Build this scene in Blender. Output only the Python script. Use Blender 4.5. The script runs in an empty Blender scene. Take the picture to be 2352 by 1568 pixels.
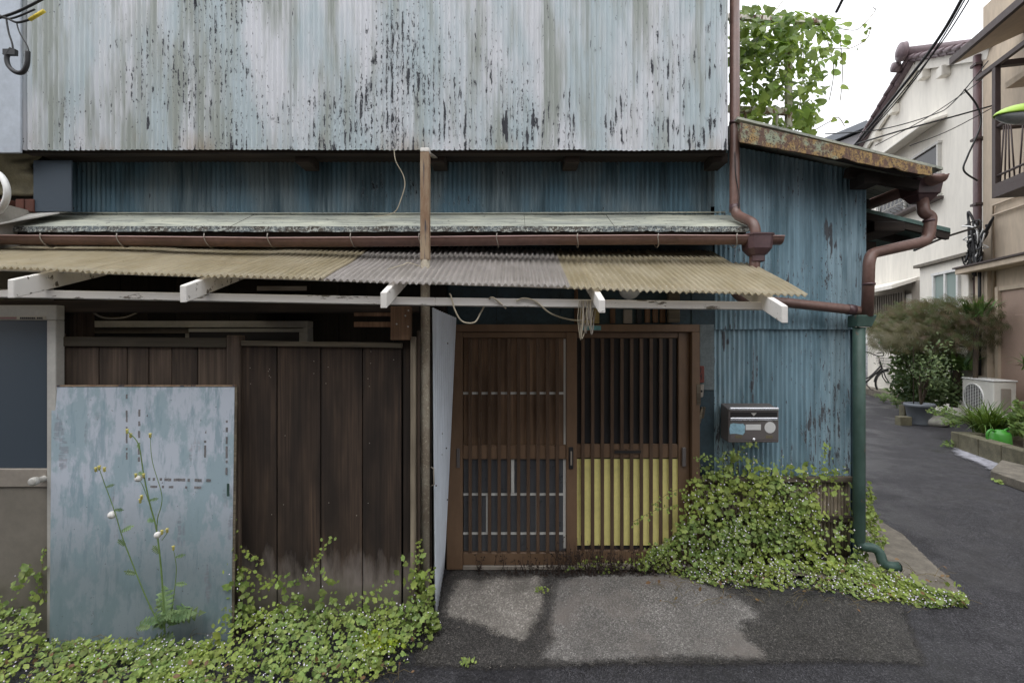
import bpy, bmesh, math, random
from mathutils import Vector, Matrix, noise as mnoise
random.seed(11)
R = math.radians
sc = bpy.context.scene
# ------------------------------------------------------------------ camera
ZC = 1.482                      # eye height; the camera looks along +Y
F = 1100.0                      # focal length in units of a 2352 px wide picture
cam = bpy.data.objects.new('camera', bpy.data.cameras.new('camera'))
sc.collection.objects.link(cam)
cam.data.sensor_width = 36.0
cam.data.lens = F / 2352 * 36.0
cam.data.clip_start = 0.05
cam.data.clip_end = 1000
cam.location = (0, 0, ZC)
cam.rotation_euler = (R(90), 0, 0)
sc.camera = cam
# ------------------------------------------------------------------ overcast daylight
SUN_EL, SUN_AZ = R(58), R(200)
w = bpy.data.worlds.new('World'); sc.world = w; w.use_nodes = True
nt = w.node_tree; nt.nodes.clear()
sky = nt.nodes.new('ShaderNodeTexSky'); sky.sky_type = 'NISHITA'; sky.sun_disc = False
sky.sun_elevation = SUN_EL; sky.sun_rotation = SUN_AZ; sky.air_density = 1.0; sky.dust_density = 4.0
hs = nt.nodes.new('ShaderNodeHueSaturation'); hs.inputs['Saturation'].default_value = 0.25
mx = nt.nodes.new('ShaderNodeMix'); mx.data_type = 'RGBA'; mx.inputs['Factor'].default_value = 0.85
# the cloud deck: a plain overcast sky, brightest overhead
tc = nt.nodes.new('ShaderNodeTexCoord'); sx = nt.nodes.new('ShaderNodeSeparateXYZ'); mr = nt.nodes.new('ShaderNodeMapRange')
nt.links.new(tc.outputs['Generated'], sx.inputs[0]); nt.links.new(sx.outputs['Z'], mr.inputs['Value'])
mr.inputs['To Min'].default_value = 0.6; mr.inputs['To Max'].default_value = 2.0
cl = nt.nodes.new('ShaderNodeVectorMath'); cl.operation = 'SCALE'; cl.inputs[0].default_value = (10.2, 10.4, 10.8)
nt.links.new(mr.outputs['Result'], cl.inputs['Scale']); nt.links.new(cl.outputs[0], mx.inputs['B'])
bg = nt.nodes.new('ShaderNodeBackground'); bg.inputs['Strength'].default_value = 0.12
ow = nt.nodes.new('ShaderNodeOutputWorld')
nt.links.new(sky.outputs['Color'], hs.inputs['Color']); nt.links.new(hs.outputs['Color'], mx.inputs['A'])
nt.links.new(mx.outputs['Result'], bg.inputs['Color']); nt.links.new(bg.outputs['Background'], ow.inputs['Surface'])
sun = bpy.data.objects.new('sun', bpy.data.lights.new('sun', 'SUN'))
sc.collection.objects.link(sun)
sun.data.energy = 0.6; sun.data.angle = R(40); sun.data.color = (1.0, 0.97, 0.92)
sd = Vector((math.sin(R(-25)) * math.cos(SUN_EL), -math.cos(R(-25)) * math.cos(SUN_EL), math.sin(SUN_EL)))
sun.rotation_euler = sd.to_track_quat('Z', 'Y').to_euler(); sun.location = (0, -3, 8)
sc.view_settings.view_transform = 'Standard'; sc.view_settings.look = 'None'
sc.view_settings.exposure = 0.35; sc.view_settings.gamma = 1.0
sc.cycles.use_denoising = True
sc.cycles.max_bounces = 8; sc.cycles.transparent_max_bounces = 12
# ------------------------------------------------------------------ helpers
def S(px): return px * 1.0
def P(px, py, d):
    """point d metres from the camera plane that is seen at (px, py) of a 2352 px picture"""
    return Vector(((px - 1176) / F * d, d, ZC + (784 - py) / F * d))
def PX(px, d): return (px - 1176) / F * d
def PZ(py, d): return ZC + (784 - py) / F * d
def C(r, g, b):
    f = lambda c: (c / 255 / 12.92) if c / 255 < 0.04045 else ((c / 255 + 0.055) / 1.055) ** 2.4
    return (f(r), f(g), f(b), 1)
def sm(t): t = max(0, min(1, t)); return t * t * (3 - 2 * t)
col = sc.collection
ORG = {}
class MB:
    def __init__(s): s.v = []; s.f = []; s.sm = []
    def add(s, vs, fs, smooth=False):
        n = len(s.v); s.v += [Vector(p) for p in vs]
        s.f += [tuple(i + n for i in f) for f in fs]; s.sm += [smooth] * len(fs); return s
    def hexa(s, p):      # 8 points: bottom 4 ccw, top 4
        return s.add(p, [(3, 2, 1, 0), (4, 5, 6, 7), (0, 1, 5, 4), (1, 2, 6, 5), (2, 3, 7, 6), (3, 0, 4, 7)])
    def box(s, x0, x1, y0, y1, z0, z1):
        return s.hexa([(x0, y0, z0), (x1, y0, z0), (x1, y1, z0), (x0, y1, z0), (x0, y0, z1), (x1, y0, z1), (x1, y1, z1), (x0, y1, z1)])
    def bar(s, a, b, wd, ht, up=(0, 0, 1)):
        a, b = Vector(a), Vector(b); t = (b - a).normalized(); u = Vector(up)
        sd_ = t.cross(u)
        if sd_.length < 1e-4: sd_ = t.cross(Vector((1, 0, 0)))
        sd_.normalize(); u = sd_.cross(t).normalized(); h = sd_ * wd / 2; k = u * ht / 2
        return s.hexa([a - h - k, a + h - k, b + h - k, b - h - k, a - h + k, a + h + k, b + h + k, b - h + k])
    def tube(s, path, r, n=8, cap=True):
        path = [Vector(p) for p in path]; m = len(path)
        rr = r if isinstance(r, (list, tuple)) else [r] * m
        t0 = (path[1] - path[0]).normalized()
        ref = Vector((0, 0, 1)) if abs(t0.z) < 0.9 else Vector((1, 0, 0))
        vs = []; nrm = t0.cross(ref).normalized()
        for i in range(m):
            t = ((path[min(i + 1, m - 1)] - path[i]).normalized() + (path[i] - path[max(i - 1, 0)]).normalized())
            if t.length < 1e-6: t = t0.copy()
            t.normalize(); nrm = (nrm - t * nrm.dot(t))
            if nrm.length < 1e-6: nrm = t.cross(ref)
            nrm.normalize(); bn = t.cross(nrm)
            for k in range(n):
                a = 2 * math.pi * k / n; vs.append(path[i] + (nrm * math.cos(a) + bn * math.sin(a)) * rr[i])
        fs = [(i * n + k, i * n + (k + 1) % n, (i + 1) * n + (k + 1) % n, (i + 1) * n + k) for i in range(m - 1) for k in range(n)]
        s.add(vs, fs, True)
        if cap:
            b = len(s.v) - m * n
            s.f += [tuple(b + k for k in reversed(range(n))), tuple(b + (m - 1) * n + k for k in range(n))]; s.sm += [False, False]
        return s
    def lathe(s, prof, c, n=20, axis='z', smooth=True):
        c = Vector(c); vs = []
        for r, h in prof:
            for k in range(n):
                a = 2 * math.pi * k / n; x, y = r * math.cos(a), r * math.sin(a)
                vs.append(c + (Vector((x, y, h)) if axis == 'z' else Vector((x, h, y)) if axis == 'y' else Vector((h, x, y))))
        m = len(prof)
        fs = [(i * n + k, i * n + (k + 1) % n, (i + 1) * n + (k + 1) % n, (i + 1) * n + k) for i in range(m - 1) for k in range(n)]
        return s.add(vs, fs, smooth)
    def prism(s, pts, vec):
        vec = Vector(vec); n = len(pts); a = [Vector(p) for p in pts]
        return s.add(a + [p + vec for p in a], [tuple(reversed(range(n))), tuple(range(n, 2 * n))] + [(i, (i + 1) % n, n + (i + 1) % n, n + i) for i in range(n)])
    def grid(s, fn, nu, nv, smooth=True):
        vs = [fn(i / nu, j / nv) for j in range(nv + 1) for i in range(nu + 1)]
        fs = [(j * (nu + 1) + i, j * (nu + 1) + i + 1, (j + 1) * (nu + 1) + i + 1, (j + 1) * (nu + 1) + i) for j in range(nv) for i in range(nu)]
        return s.add(vs, fs, smooth)
    def mesh(s, name, org=(0, 0, 0), bevel=0):
        me = bpy.data.meshes.new(name); o = Vector(org)
        me.from_pydata([tuple(p - o) for p in s.v], [], s.f)
        if len(s.sm) == len(me.polygons): me.polygons.foreach_set('use_smooth', s.sm)
        bm = bmesh.new(); bm.from_mesh(me)
        bmesh.ops.recalc_face_normals(bm, faces=bm.faces)
        if bevel:
            ed = [e for e in bm.edges if len(e.link_faces) == 2 and e.calc_face_angle(0) > 0.6]
            bmesh.ops.bevel(bm, geom=ed, offset=bevel, segments=1, affect='EDGES', clamp_overlap=True)
        bm.to_mesh(me); bm.free(); me.update(); return me
    def build(s, name, m, parent=None, bevel=0, local=False, solid=0):
        if parent is not None: org = Vector((0, 0, 0)) if local else ORG[parent]
        else:
            xs = [p.x for p in s.v]; ys = [p.y for p in s.v]; zs = [p.z for p in s.v]
            org = Vector(((min(xs) + max(xs)) / 2, (min(ys) + max(ys)) / 2, min(zs)))
        ob = bpy.data.objects.new(name, s.mesh(name, org, bevel)); col.objects.link(ob)
        ob.data.materials.append(m)
        if parent is not None: ob.parent = parent; ORG[ob] = ORG[parent]
        else: ob.location = org; ORG[ob] = org
        if solid:
            md = ob.modifiers.new('thickness', 'SOLIDIFY'); md.thickness = solid; md.offset = 0
        return ob
def tag(o, label=None, cat=None, group=None, kind=None):
    if label: o['label'] = label
    if cat: o['category'] = cat
    if group: o['group'] = group
    if kind: o['kind'] = kind
    return o
def thing(name, label, cat, loc=(0, 0, 0), rz=0, group=None):
    o = bpy.data.objects.new(name, None); col.objects.link(o); o.empty_display_size = 0.1
    o.location = loc; o.rotation_euler.z = rz; ORG[o] = Vector(loc)
    return tag(o, label, cat, group)
def sub(name, parent):
    o = bpy.data.objects.new(name, None); col.objects.link(o); o.parent = parent; o.empty_display_size = 0.05
    ORG[o] = ORG[parent]; return o
def BX(*a): return MB().box(*a)
def arc(pts, n=6):
    """round the corners of a polyline (Catmull-Rom)"""
    pts = [Vector(p) for p in pts]; out = []
    for i in range(len(pts) - 1):
        p0, p1, p2, p3 = pts[max(i - 1, 0)], pts[i], pts[i + 1], pts[min(i + 2, len(pts) - 1)]
        for k in range(n):
            t = k / n
            out.append(0.5 * ((2 * p1) + (p2 - p0) * t + (2 * p0 - 5 * p1 + 4 * p2 - p3) * t * t + (3 * p1 - p0 - 3 * p2 + p3) * t ** 3))
    out.append(pts[-1]); return out
def elbow(pts, r, n=5):
    """polyline with filleted corners of radius r"""
    pts = [Vector(p) for p in pts]; out = [pts[0]]
    for i in range(1, len(pts) - 1):
        a = (pts[i - 1] - pts[i]); b = (pts[i + 1] - pts[i]); q = min(r, a.length * .45, b.length * .45)
        A, B = pts[i] + a.normalized() * q, pts[i] + b.normalized() * q
        for k in range(n + 1):
            t = k / n; out.append((1 - t) ** 2 * A + 2 * t * (1 - t) * pts[i] + t * t * B)
    out.append(pts[-1]); return out
# ------------------------------------------------------------------ node materials
class NB:
    def __init__(s, name):
        s.m = bpy.data.materials.new(name); s.m.use_nodes = True; s.t = s.m.node_tree
        s.b = s.t.nodes['Principled BSDF']; s.o = s.t.nodes['Material Output']
    def n(s, ty, **kw):
        nd = s.t.nodes.new(ty)
        for k, v in kw.items(): setattr(nd, k, v)
        return nd
    def put(s, sock, v):
        if isinstance(v, bpy.types.NodeSocket): s.t.links.new(v, sock)
        else:
            if hasattr(v, '__len__') and len(v) == 4 and sock.type == 'VECTOR': v = v[:3]
            sock.default_value = v
    def pos(s, scale=(1, 1, 1), obj=False):
        src = s.n('ShaderNodeTexCoord').outputs['Object'] if obj else s.n('ShaderNodeNewGeometry').outputs['Position']
        mp = s.n('ShaderNodeMapping'); s.put(mp.inputs['Vector'], src); mp.inputs['Scale'].default_value = scale
        return mp.outputs['Vector']
    def noise(s, vec, scale, detail=3, rough=0.5, dist=0):
        t = s.n('ShaderNodeTexNoise'); s.put(t.inputs['Vector'], vec); t.inputs['Scale'].default_value = scale
        t.inputs['Detail'].default_value = detail; t.inputs['Roughness'].default_value = rough; t.inputs['Distortion'].default_value = dist
        return t.outputs['Fac']
    def vor(s, vec, scale, feature='F1', out='Distance'):
        t = s.n('ShaderNodeTexVoronoi', feature=feature); s.put(t.inputs['Vector'], vec); t.inputs['Scale'].default_value = scale
        return t.outputs[out]
    def ramp(s, fac, *stops):
        t = s.n('ShaderNodeValToRGB'); s.put(t.inputs['Fac'], fac); e = t.color_ramp.elements
        while len(e) < len(stops): e.new(0.5)
        for k, (p, c) in enumerate(stops):
            e[k].position = p; e[k].color = c if hasattr(c, '__len__') else (c, c, c, 1)
        return t.outputs['Color']
    def mix(s, fac, a, b, mode='MIX'):
        t = s.n('ShaderNodeMix', data_type='RGBA', blend_type=mode); s.put(t.inputs['Factor'], fac)
        s.put(t.inputs['A'], a); s.put(t.inputs['B'], b); return t.outputs['Result']
    def math(s, op, a, b=0.0, clamp=False):
        t = s.n('ShaderNodeMath', operation=op, use_clamp=clamp); s.put(t.inputs[0], a); s.put(t.inputs[1], b); return t.outputs[0]
    def rng(s, v, a, b, c=0.0, d=1.0):
        t = s.n('ShaderNodeMapRange'); s.put(t.inputs['Value'], v)
        for k, q in zip(('From Min', 'From Max', 'To Min', 'To Max'), (a, b, c, d)): t.inputs[k].default_value = q
        return t.outputs['Result']
    def xyz(s, vec):
        t = s.n('ShaderNodeSeparateXYZ'); s.put(t.inputs[0], vec); return t.outputs
    def rand(s): return s.n('ShaderNodeObjectInfo').outputs['Random']
    def bump(s, h, strength=0.4, dist=0.004, nrm=None):
        t = s.n('ShaderNodeBump'); s.put(t.inputs['Height'], h); t.inputs['Strength'].default_value = strength; t.inputs['Distance'].default_value = dist
        if nrm is not None: s.put(t.inputs['Normal'], nrm)
        s.t.links.new(t.outputs['Normal'], s.b.inputs['Normal']); return t.outputs['Normal']
    def set(s, **kw):
        names = dict(color='Base Color', rough='Roughness', metal='Metallic', spec='Specular IOR Level', trans='Transmission Weight', emit='Emission Color', es='Emission Strength', alpha='Alpha')
        for k, v in kw.items(): s.put(s.b.inputs[names[k]], v)
        return s.m
def plain(name, c, rough=0.6, var=0.12, scale=8, metal=0, bump=0.15, stretch=(1, 1, 1)):
    """solid colour with mottling, grime specks and fine relief"""
    b = NB(name); p = b.pos(stretch)
    f = b.noise(p, scale, 5, 0.6); g = b.noise(p, scale * 7, 4, 0.65)
    k = b.rng(f, 0.3, 0.7, 1 - var, 1 + var); k2 = b.rng(g, 0.3, 0.7, 1 - var * 0.6, 1 + var * 0.6)
    cc = b.mix(1.0, c, b.n('ShaderNodeCombineColor').outputs[0], 'MIX') if False else None
    kk = b.math('MULTIPLY', k, k2)
    v = b.n('ShaderNodeVectorMath', operation='SCALE'); v.inputs[0].default_value = c[:3]; b.put(v.inputs['Scale'], kk)
    b.bump(g, bump, 0.002)
    return b.set(color=v.outputs[0], rough=b.rng(f, 0.3, 0.7, max(0.05, rough - 0.1), min(1, rough + 0.1)), metal=metal)
def paint_metal(name, c1, c2, c3, dark, under, pitch, thr=0.66, dk=0.35, big=None, zlo=None, rustc=None, rough=0.5, bscale=(7, .25), streak=False):
    """old paint on ribbed sheet: faded tints, run-off streaks and paint flaked off in upright strips"""
    b = NB(name); p = b.pos(); x = b.xyz(p)
    vb = b.noise(b.pos((1.3, 1, 0.4)), 2.4, 4, 0.55)
    vm = b.noise(b.pos((1, 1, 0.12)), 9, 4, 0.6)
    vs = b.noise(b.pos((1, 1, 0.035)), 45, 3, 0.6)
    c = b.mix(b.ramp(vb, (0.42, 0), (0.58, 1)), c1, c2)
    c = b.mix(b.ramp(vm, (0.47, 0), (0.64, 1)), c, c3)
    c = b.mix(b.rng(vs, 0.35, 0.75, 0.0, 0.4), c, dark, 'MIX') if streak else b.mix(b.rng(vs, 0.45, 0.8, 0.0, 0.35), c, c3)
    dm = b.n('ShaderNodeMapping'); b.put(dm.inputs['Vector'], b.pos((1, 1, 0.7))); dm.inputs['Location'].default_value = (4.3, 0, 2.1); dens = b.noise(dm.outputs['Vector'], 1.9, 3, 0.6)
    rid = b.math('MULTIPLY', b.math('COSINE', b.math('MULTIPLY', x[0], 2 * math.pi / pitch)), 0.035)
    f1 = b.noise(b.pos((1, 1, 0.22)), 30, 6, 0.72, 0.3)
    m = b.math('ADD', b.math('ADD', f1, rid), b.math('MULTIPLY', b.math('SUBTRACT', dens, 0.5), dk))
    if zlo is not None:
        m = b.math('ADD', m, b.rng(x[2], zlo, zlo + 0.9, 0.055, -0.03))
        m = b.math('ADD', m, b.rng(x[0], -2.6, 1.2, -0.045, 0.02))
    mask = b.ramp(m, (thr, 0), (thr + 0.012, 1))
    f2 = b.noise(b.pos((1, 1, 0.42)), 78, 4, 0.7, 0.2)
    m2 = b.math('ADD', b.math('ADD', f2, b.math('MULTIPLY', rid, 1.6)), b.math('MULTIPLY', b.math('SUBTRACT', dens, 0.5), dk * 1.2))
    if zlo is not None: m2 = b.math('ADD', m2, b.rng(x[2], zlo, zlo + 0.7, 0.05, 0.0))
    mask = b.math('MAXIMUM', mask, b.ramp(m2, (thr + 0.045, 0), (thr + 0.06, 1)))
    lip = b.ramp(m, (thr - 0.03, 0), (thr - 0.004, 1), (thr, 0))
    sp = b.ramp(b.noise(b.pos((1, 1, 0.5)), 120, 2, 0.5), (0.70, 0), (0.72, 1))
    sp = b.math('MULTIPLY', sp, b.ramp(dens, (0.45, 0), (0.6, 1)))
    if rustc is not None:
        rz = b.math('MULTIPLY', b.rng(x[2], zlo + 0.13, zlo, 0, 1), b.ramp(b.noise(b.pos((1, 1, .3)), 4.5, 4, .6), (.52, 0), (.66, 1)))
        c = b.mix(b.math('MULTIPLY', rz, 0.6), c, rustc)
    c = b.mix(b.math('MULTIPLY', lip, 0.25), c, (0.62, 0.64, 0.66, 1))
    uu = b.mix(b.noise(p, 160, 2), under, dark)
    if big is not None:
        bm_ = b.ramp(b.math('ADD', b.noise(b.pos((1, 1, bscale[1])), bscale[0], 5, 0.62), b.math('ADD', b.math('MULTIPLY', rid, 0.8), b.rng(x[2], (zlo or 0), (zlo or 0) + .5, .05, 0))), (big, 0), (big + 0.02, 1))
        mask = b.math('MAXIMUM', mask, bm_)
    mask = b.math('MAXIMUM', mask, sp)
    c = b.mix(mask, c, uu)
    b.bump(b.math('SUBTRACT', b.math('MULTIPLY', lip, 0.6), mask), 0.7, 0.0025)
    return b.set(color=c, rough=b.mix(mask, (rough,) * 3 + (1,), (0.85,) * 3 + (1,)))
def wood(name, c1, c2, stretch=(1, 1, 0.06), scale=26, rough=0.8, moss=None, paint=None, grey=None):
    b = NB(name); r = b.rand()
    o = b.n('ShaderNodeCombineXYZ'); b.put(o.inputs[0], b.math('MULTIPLY', r, 37.0)); b.put(o.inputs[1], b.math('MULTIPLY', r, 11.0))
    def vec(st):
        ad = b.n('ShaderNodeVectorMath', operation='ADD'); b.put(ad.inputs[0], b.pos(st)); b.put(ad.inputs[1], o.outputs[0]); return ad.outputs[0]
    g = b.noise(vec(stretch), scale, 6, 0.65, 0.6); g2 = b.noise(vec(tuple(q * 0.5 if q < 1 else q for q in stretch)), scale * 3.5, 3, 0.6)
    big = b.noise(vec(tuple(max(q, 0.3) for q in stretch)), 5, 3, 0.6)
    c = b.mix(b.ramp(g, (0.32, 0), (0.68, 1)), c1, c2)
    c = b.mix(b.rng(g2, 0.35, 0.7, 0, 0.75), c, tuple(q * 0.35 for q in c1[:3]) + (1,))
    c = b.mix(b.rng(big, 0.4, 0.62, 0, 0.8), c, tuple(q * 0.35 for q in c1[:3]) + (1,))
    hv = b.n('ShaderNodeHueSaturation'); b.put(hv.inputs['Color'], c); b.put(hv.inputs['Value'], b.rng(r, 0, 1, 0.75, 1.2)); c = hv.outputs['Color']
    z = b.xyz(b.pos())[2]
    if grey:      # sun and rain bleached foot of the boards
        k = b.math('ADD', z, b.math('MULTIPLY', b.noise(vec((1, 1, 0.25)), 14, 4, 0.6), 0.5))
        c = b.mix(b.math('MULTIPLY', b.ramp(b.rng(k, 0.75, 0.25), (0.3, 0), (0.7, 1)), 0.95), c, grey)
    if moss:
        k = b.math('ADD', z, b.math('MULTIPLY', b.noise(b.pos(), 7, 4, 0.6), 0.35))
        c = b.mix(b.math('MULTIPLY', b.rng(k, 0.42, 0.1), 0.8), c, moss)
    if paint:     # flaking paint over the wood
        f = b.noise(vec(tuple(max(q, 0.25) for q in stretch)), 18, 6, 0.7)
        c = b.mix(b.ramp(f, (paint[1], 0), (paint[1] + 0.03, 1)), c, paint[0])
    b.bump(b.math('ADD', g, b.math('MULTIPLY', g2, 0.5)), 0.5, 0.003)
    return b.set(color=c, rough=rough)
def leafmat(name, c1, c2, c3=None, tr=0.35, scale=30):
    b = NB(name); f = b.noise(b.pos(), scale, 2, 0.5); g = b.noise(b.pos(), scale * 0.12, 2, 0.5)
    c = b.mix(b.ramp(f, (0.36, 0), (0.64, 1)), c1, c2)
    if c3: c = b.mix(b.ramp(g, (0.42, 0), (0.62, 1)), c, c3)
    at = b.n('ShaderNodeAttribute'); at.attribute_name = 'tint'
    rr_ = b.math('FRACT', b.math('ADD', at.outputs['Fac'], b.rand()))
    hv = b.n('ShaderNodeHueSaturation'); b.put(hv.inputs['Color'], c); b.put(hv.inputs['Value'], b.rng(rr_, 0, 1, 0.62, 1.3)); b.put(hv.inputs['Hue'], b.rng(b.math('FRACT', b.math('MULTIPLY', rr_, 7.0)), 0, 1, 0.485, 0.512)); c = hv.outputs['Color']
    b.set(color=c, rough=0.45, spec=0.3)
    t = b.n('ShaderNodeBsdfTranslucent'); b.put(t.inputs['Color'], b.mix(0.35, c, (0.35, 0.5, 0.04, 1)))
    m = b.n('ShaderNodeMixShader'); m.inputs[0].default_value = tr
    b.t.links.new(b.b.outputs[0], m.inputs[1]); b.t.links.new(t.outputs[0], m.inputs[2]); b.t.links.new(m.outputs[0], b.o.inputs['Surface'])
    return b.m
def plastic_sheet(name, c1, c2, clear=0.15):
    """weathered corrugated roofing plastic that lets some light through"""
    b = NB(name); f = b.noise(b.pos((1, 0.5, 1)), 6, 5, 0.6); g = b.noise(b.pos((4, 0.3, 1)), 22, 4, 0.6)
    c = b.mix(b.ramp(f, (0.35, 0), (0.65, 1)), c1, c2)
    c = b.mix(b.rng(g, 0.45, 0.75, 0, 0.35), c, tuple(q * 0.5 for q in c1[:3]) + (1,))
    sp = b.ramp(b.noise(b.pos(), 60, 3, .6), (.68, 0), (.74, 1))
    c = b.mix(b.math('MULTIPLY', sp, .5), c, (0.06, .055, .045, 1))
    b.set(color=c, rough=0.42)
    t = b.n('ShaderNodeBsdfTranslucent'); b.put(t.inputs['Color'], c)
    tp = b.n('ShaderNodeBsdfTransparent'); b.put(tp.inputs['Color'], b.mix(0.5, c, (1, 1, 1, 1)))
    m = b.n('ShaderNodeMixShader'); m.inputs[0].default_value = 0.3
    m2 = b.n('ShaderNodeMixShader'); m2.inputs[0].default_value = clear
    b.t.links.new(b.b.outputs[0], m.inputs[1]); b.t.links.new(t.outputs[0], m.inputs[2])
    b.t.links.new(m.outputs[0], m2.inputs[1]); b.t.links.new(tp.outputs[0], m2.inputs[2]); b.t.links.new(m2.outputs[0], b.o.inputs['Surface'])
    return b.m
def asphalt(name, base, light, wet=0.5, patch=None, sc_=1.0):
    b = NB(name); p = b.pos()
    ag = b.vor(p, 190 * sc_, out='Color'); h = b.vor(p, 190 * sc_)
    v = b.n('ShaderNodeRGBToBW'); b.put(v.inputs[0], ag)
    c = b.mix(b.ramp(v.outputs[0], (0.35, 0), (0.8, 0.5), (0.92, 1)), base, light)
    big = b.noise(p, 1.7, 5, 0.6); mid = b.noise(p, 6, 5, 0.65)
    c = b.mix(b.rng(mid, 0.4, 0.75, 0, 0.6), c, tuple(q * 0.45 for q in base[:3]) + (1,))
    wetm = b.ramp(big, (0.45, 0), (0.6, 1))
    if patch: c = b.mix(b.ramp(b.noise(p, 3.1, 5, 0.6), (0.5, 0), (0.68, 1)), c, patch)
    b.bump(h, 0.6, 0.004)
    return b.set(color=c, rough=b.mix(wetm, (0.85,) * 3 + (1,), (wet,) * 3 + (1,)))
M = {}
PIT = 0.0318
M['upper'] = paint_metal('faded_corrugated_paint', C(212, 214, 219), C(182, 195, 200), C(156, 162, 156), C(42, 44, 50), C(76, 78, 84), PIT, 0.632, 0.38, big=0.70, bscale=(11, .3), zlo=2.65, rustc=C(150, 122, 84))
M['lower'] = paint_metal('blue_corrugated_paint', C(160, 186, 198), C(136, 166, 180), C(100, 130, 142), C(52, 72, 80), C(110, 106, 108), PIT, 0.63, 0.42, big=0.625, zlo=0.5, streak=True)
M['band'] = paint_metal('shaded_blue_corrugated_paint', C(84, 116, 132), C(112, 128, 134), C(56, 80, 90), C(30, 40, 46), C(44, 48, 52), PIT, 0.67, 0.35)  # darker blue, with the shade under the jetty put into the paint colour
M['ledge'] = plain('lichened_roof_sheet', C(170, 170, 156), 0.75, 0.32, 9, bump=0.4, stretch=(0.5, 1, 1))
M['brown'] = plain('brown_gutter_plastic', C(112, 86, 78), 0.42, 0.25, 5, bump=0.08)
M['brown2'] = plain('dark_brown_hopper_plastic', C(88, 66, 68), 0.4, 0.2, 6, bump=0.08)
M['white_wood'] = wood('white_painted_wood', C(120, 112, 100), C(140, 130, 116), (0.08, 1, 1), 22, 0.65, paint=(C(230, 226, 220), 0.385))
M['plank'] = wood('dark_fence_plank', C(62, 50, 42), C(92, 74, 60), (1, 1, 0.05), 24, 0.85, moss=C(74, 76, 48), grey=C(138, 128, 122))
M['plank2'] = wood('weathered_fence_plank', C(86, 72, 62), C(112, 96, 82), (1, 1, 0.05), 22, 0.85)
M['rail'] = wood('weathered_fence_rail', C(112, 102, 86), C(140, 130, 112), (0.05, 1, 1), 26, 0.85)
M['beam'] = wood('old_dark_beam', C(54, 45, 39), C(72, 61, 52), (0.05, 1, 1), 18, 0.9)
M['darkwood'] = wood('shadowed_porch_board', C(40, 35, 31), C(52, 46, 40), (1, 1, 0.05), 18, 0.9)  # porch shade put into the colour: boards kept near black
M['board'] = wood('brown_wood_block', C(128, 96, 72), C(150, 118, 90), (1, 1, 0.05), 22, 0.8)
M['teal'] = plain('teal_painted_board', C(50, 68, 76), 0.7, 0.3, 7, bump=0.3)
M['door'] = plain('bronze_door_aluminium', C(114, 91, 71), 0.38, 0.16, 4, bump=0.04, stretch=(1, 1, 0.3))
M['slat'] = plain('bronze_door_slat', C(92, 74, 60), 0.35, 0.2, 6, bump=0.04, stretch=(1, 1, .2))
M['alu'] = plain('grey_aluminium', C(190, 188, 182), 0.4, 0.1, 6, bump=0.04)
M['alu_d'] = plain('dull_aluminium', C(150, 142, 132), 0.45, 0.12, 6, bump=0.04)
M['tape'] = plain('white_tape', C(214, 214, 210), 0.6, 0.08, 12)
M['yellow'] = plain('yellow_paper', C(242, 232, 150), 0.7, 0.1, 5, bump=0.1)
M['tileglass'] = plain('dark_frosted_panel', C(84, 86, 90), 0.35, 0.12, 12, bump=0.12)
M['woodpane'] = wood('wood_grain_panel', C(158, 126, 98), C(178, 144, 114), (1, 1, 0.03), 40, 0.5)
M['rust_post'] = None
M['white_plastic'] = plain('white_plastic', C(222, 222, 220), 0.35, 0.06, 10, bump=0.05)
M['black'] = plain('black_rubber', C(36, 36, 38), 0.5, 0.2, 20)
M['cable'] = plain('cream_cable', C(188, 178, 156), 0.5, 0.1, 20)
M['screen'] = plain('white_ribbed_screen', C(216, 224, 234), 0.5, 0.12, 5, bump=0.1, stretch=(1, 1, 0.2))
M['stone'] = plain('river_stone', C(150, 148, 142), 0.8, 0.2, 12, bump=0.4)
M['mailbox'] = plain('brown_steel_mailbox', C(104, 98, 96), 0.38, 0.08, 10, bump=0.03)
M['steel'] = plain('brushed_steel', C(225, 225, 228), 0.28, 0.05, 30, metal=1.0, bump=0.03)
M['dark'] = plain('dark_void', C(34, 32, 32), 0.6, 0.2, 10)
M['dirt'] = plain('dark_soil', C(70, 60, 50), 0.95, 0.35, 30, bump=0.8)
def glassy(name, c, rough=0.08):
    b = NB(name); return b.set(color=c, rough=rough, spec=0.5)
M['glass_dark'] = glassy('dark_window_glass', C(56, 56, 58), 0.2)
M['glass_blue'] = glassy('blue_grey_door_glass', C(68, 78, 88), 0.25)
M['glass_pale'] = glassy('curtained_window_glass', C(140, 156, 152), 0.15)
b = NB('rusty_post_paint'); f = b.noise(b.pos((1, 1, 0.25)), 20, 5, 0.65); g = b.noise(b.pos((1, 1, 0.08)), 26, 4, 0.6)
c = b.mix(b.ramp(f, (0.4, 0), (0.6, 1)), C(160, 140, 116), C(134, 106, 82)); c = b.mix(b.ramp(g, (0.55, 0), (0.62, 1)), c, C(74, 68, 72))
b.bump(f, 0.4, 0.002); M['rust_post'] = b.set(color=c, rough=0.75)
b = NB('lichened_pipe'); f = b.noise(b.pos((1, 1, 0.5)), 14, 5, 0.65); g = b.noise(b.pos(), 90, 3, .6)
c = b.mix(b.ramp(f, (0.4, 0), (0.62, 1)), C(164, 156, 140), C(136, 124, 108)); c = b.mix(b.ramp(g, (.58, 0), (.66, 1)), c, C(186, 178, 156))
b.bump(g, 0.5, 0.002); M['pipe_grey'] = b.set(color=c, rough=0.85)
b = NB('rusted_rake_trim'); f = b.noise(b.pos((1, 1, 1.4)), 5, 6, 0.68); g = b.noise(b.pos((1.5, 1, 0.7)), 24, 5, 0.7)
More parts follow.
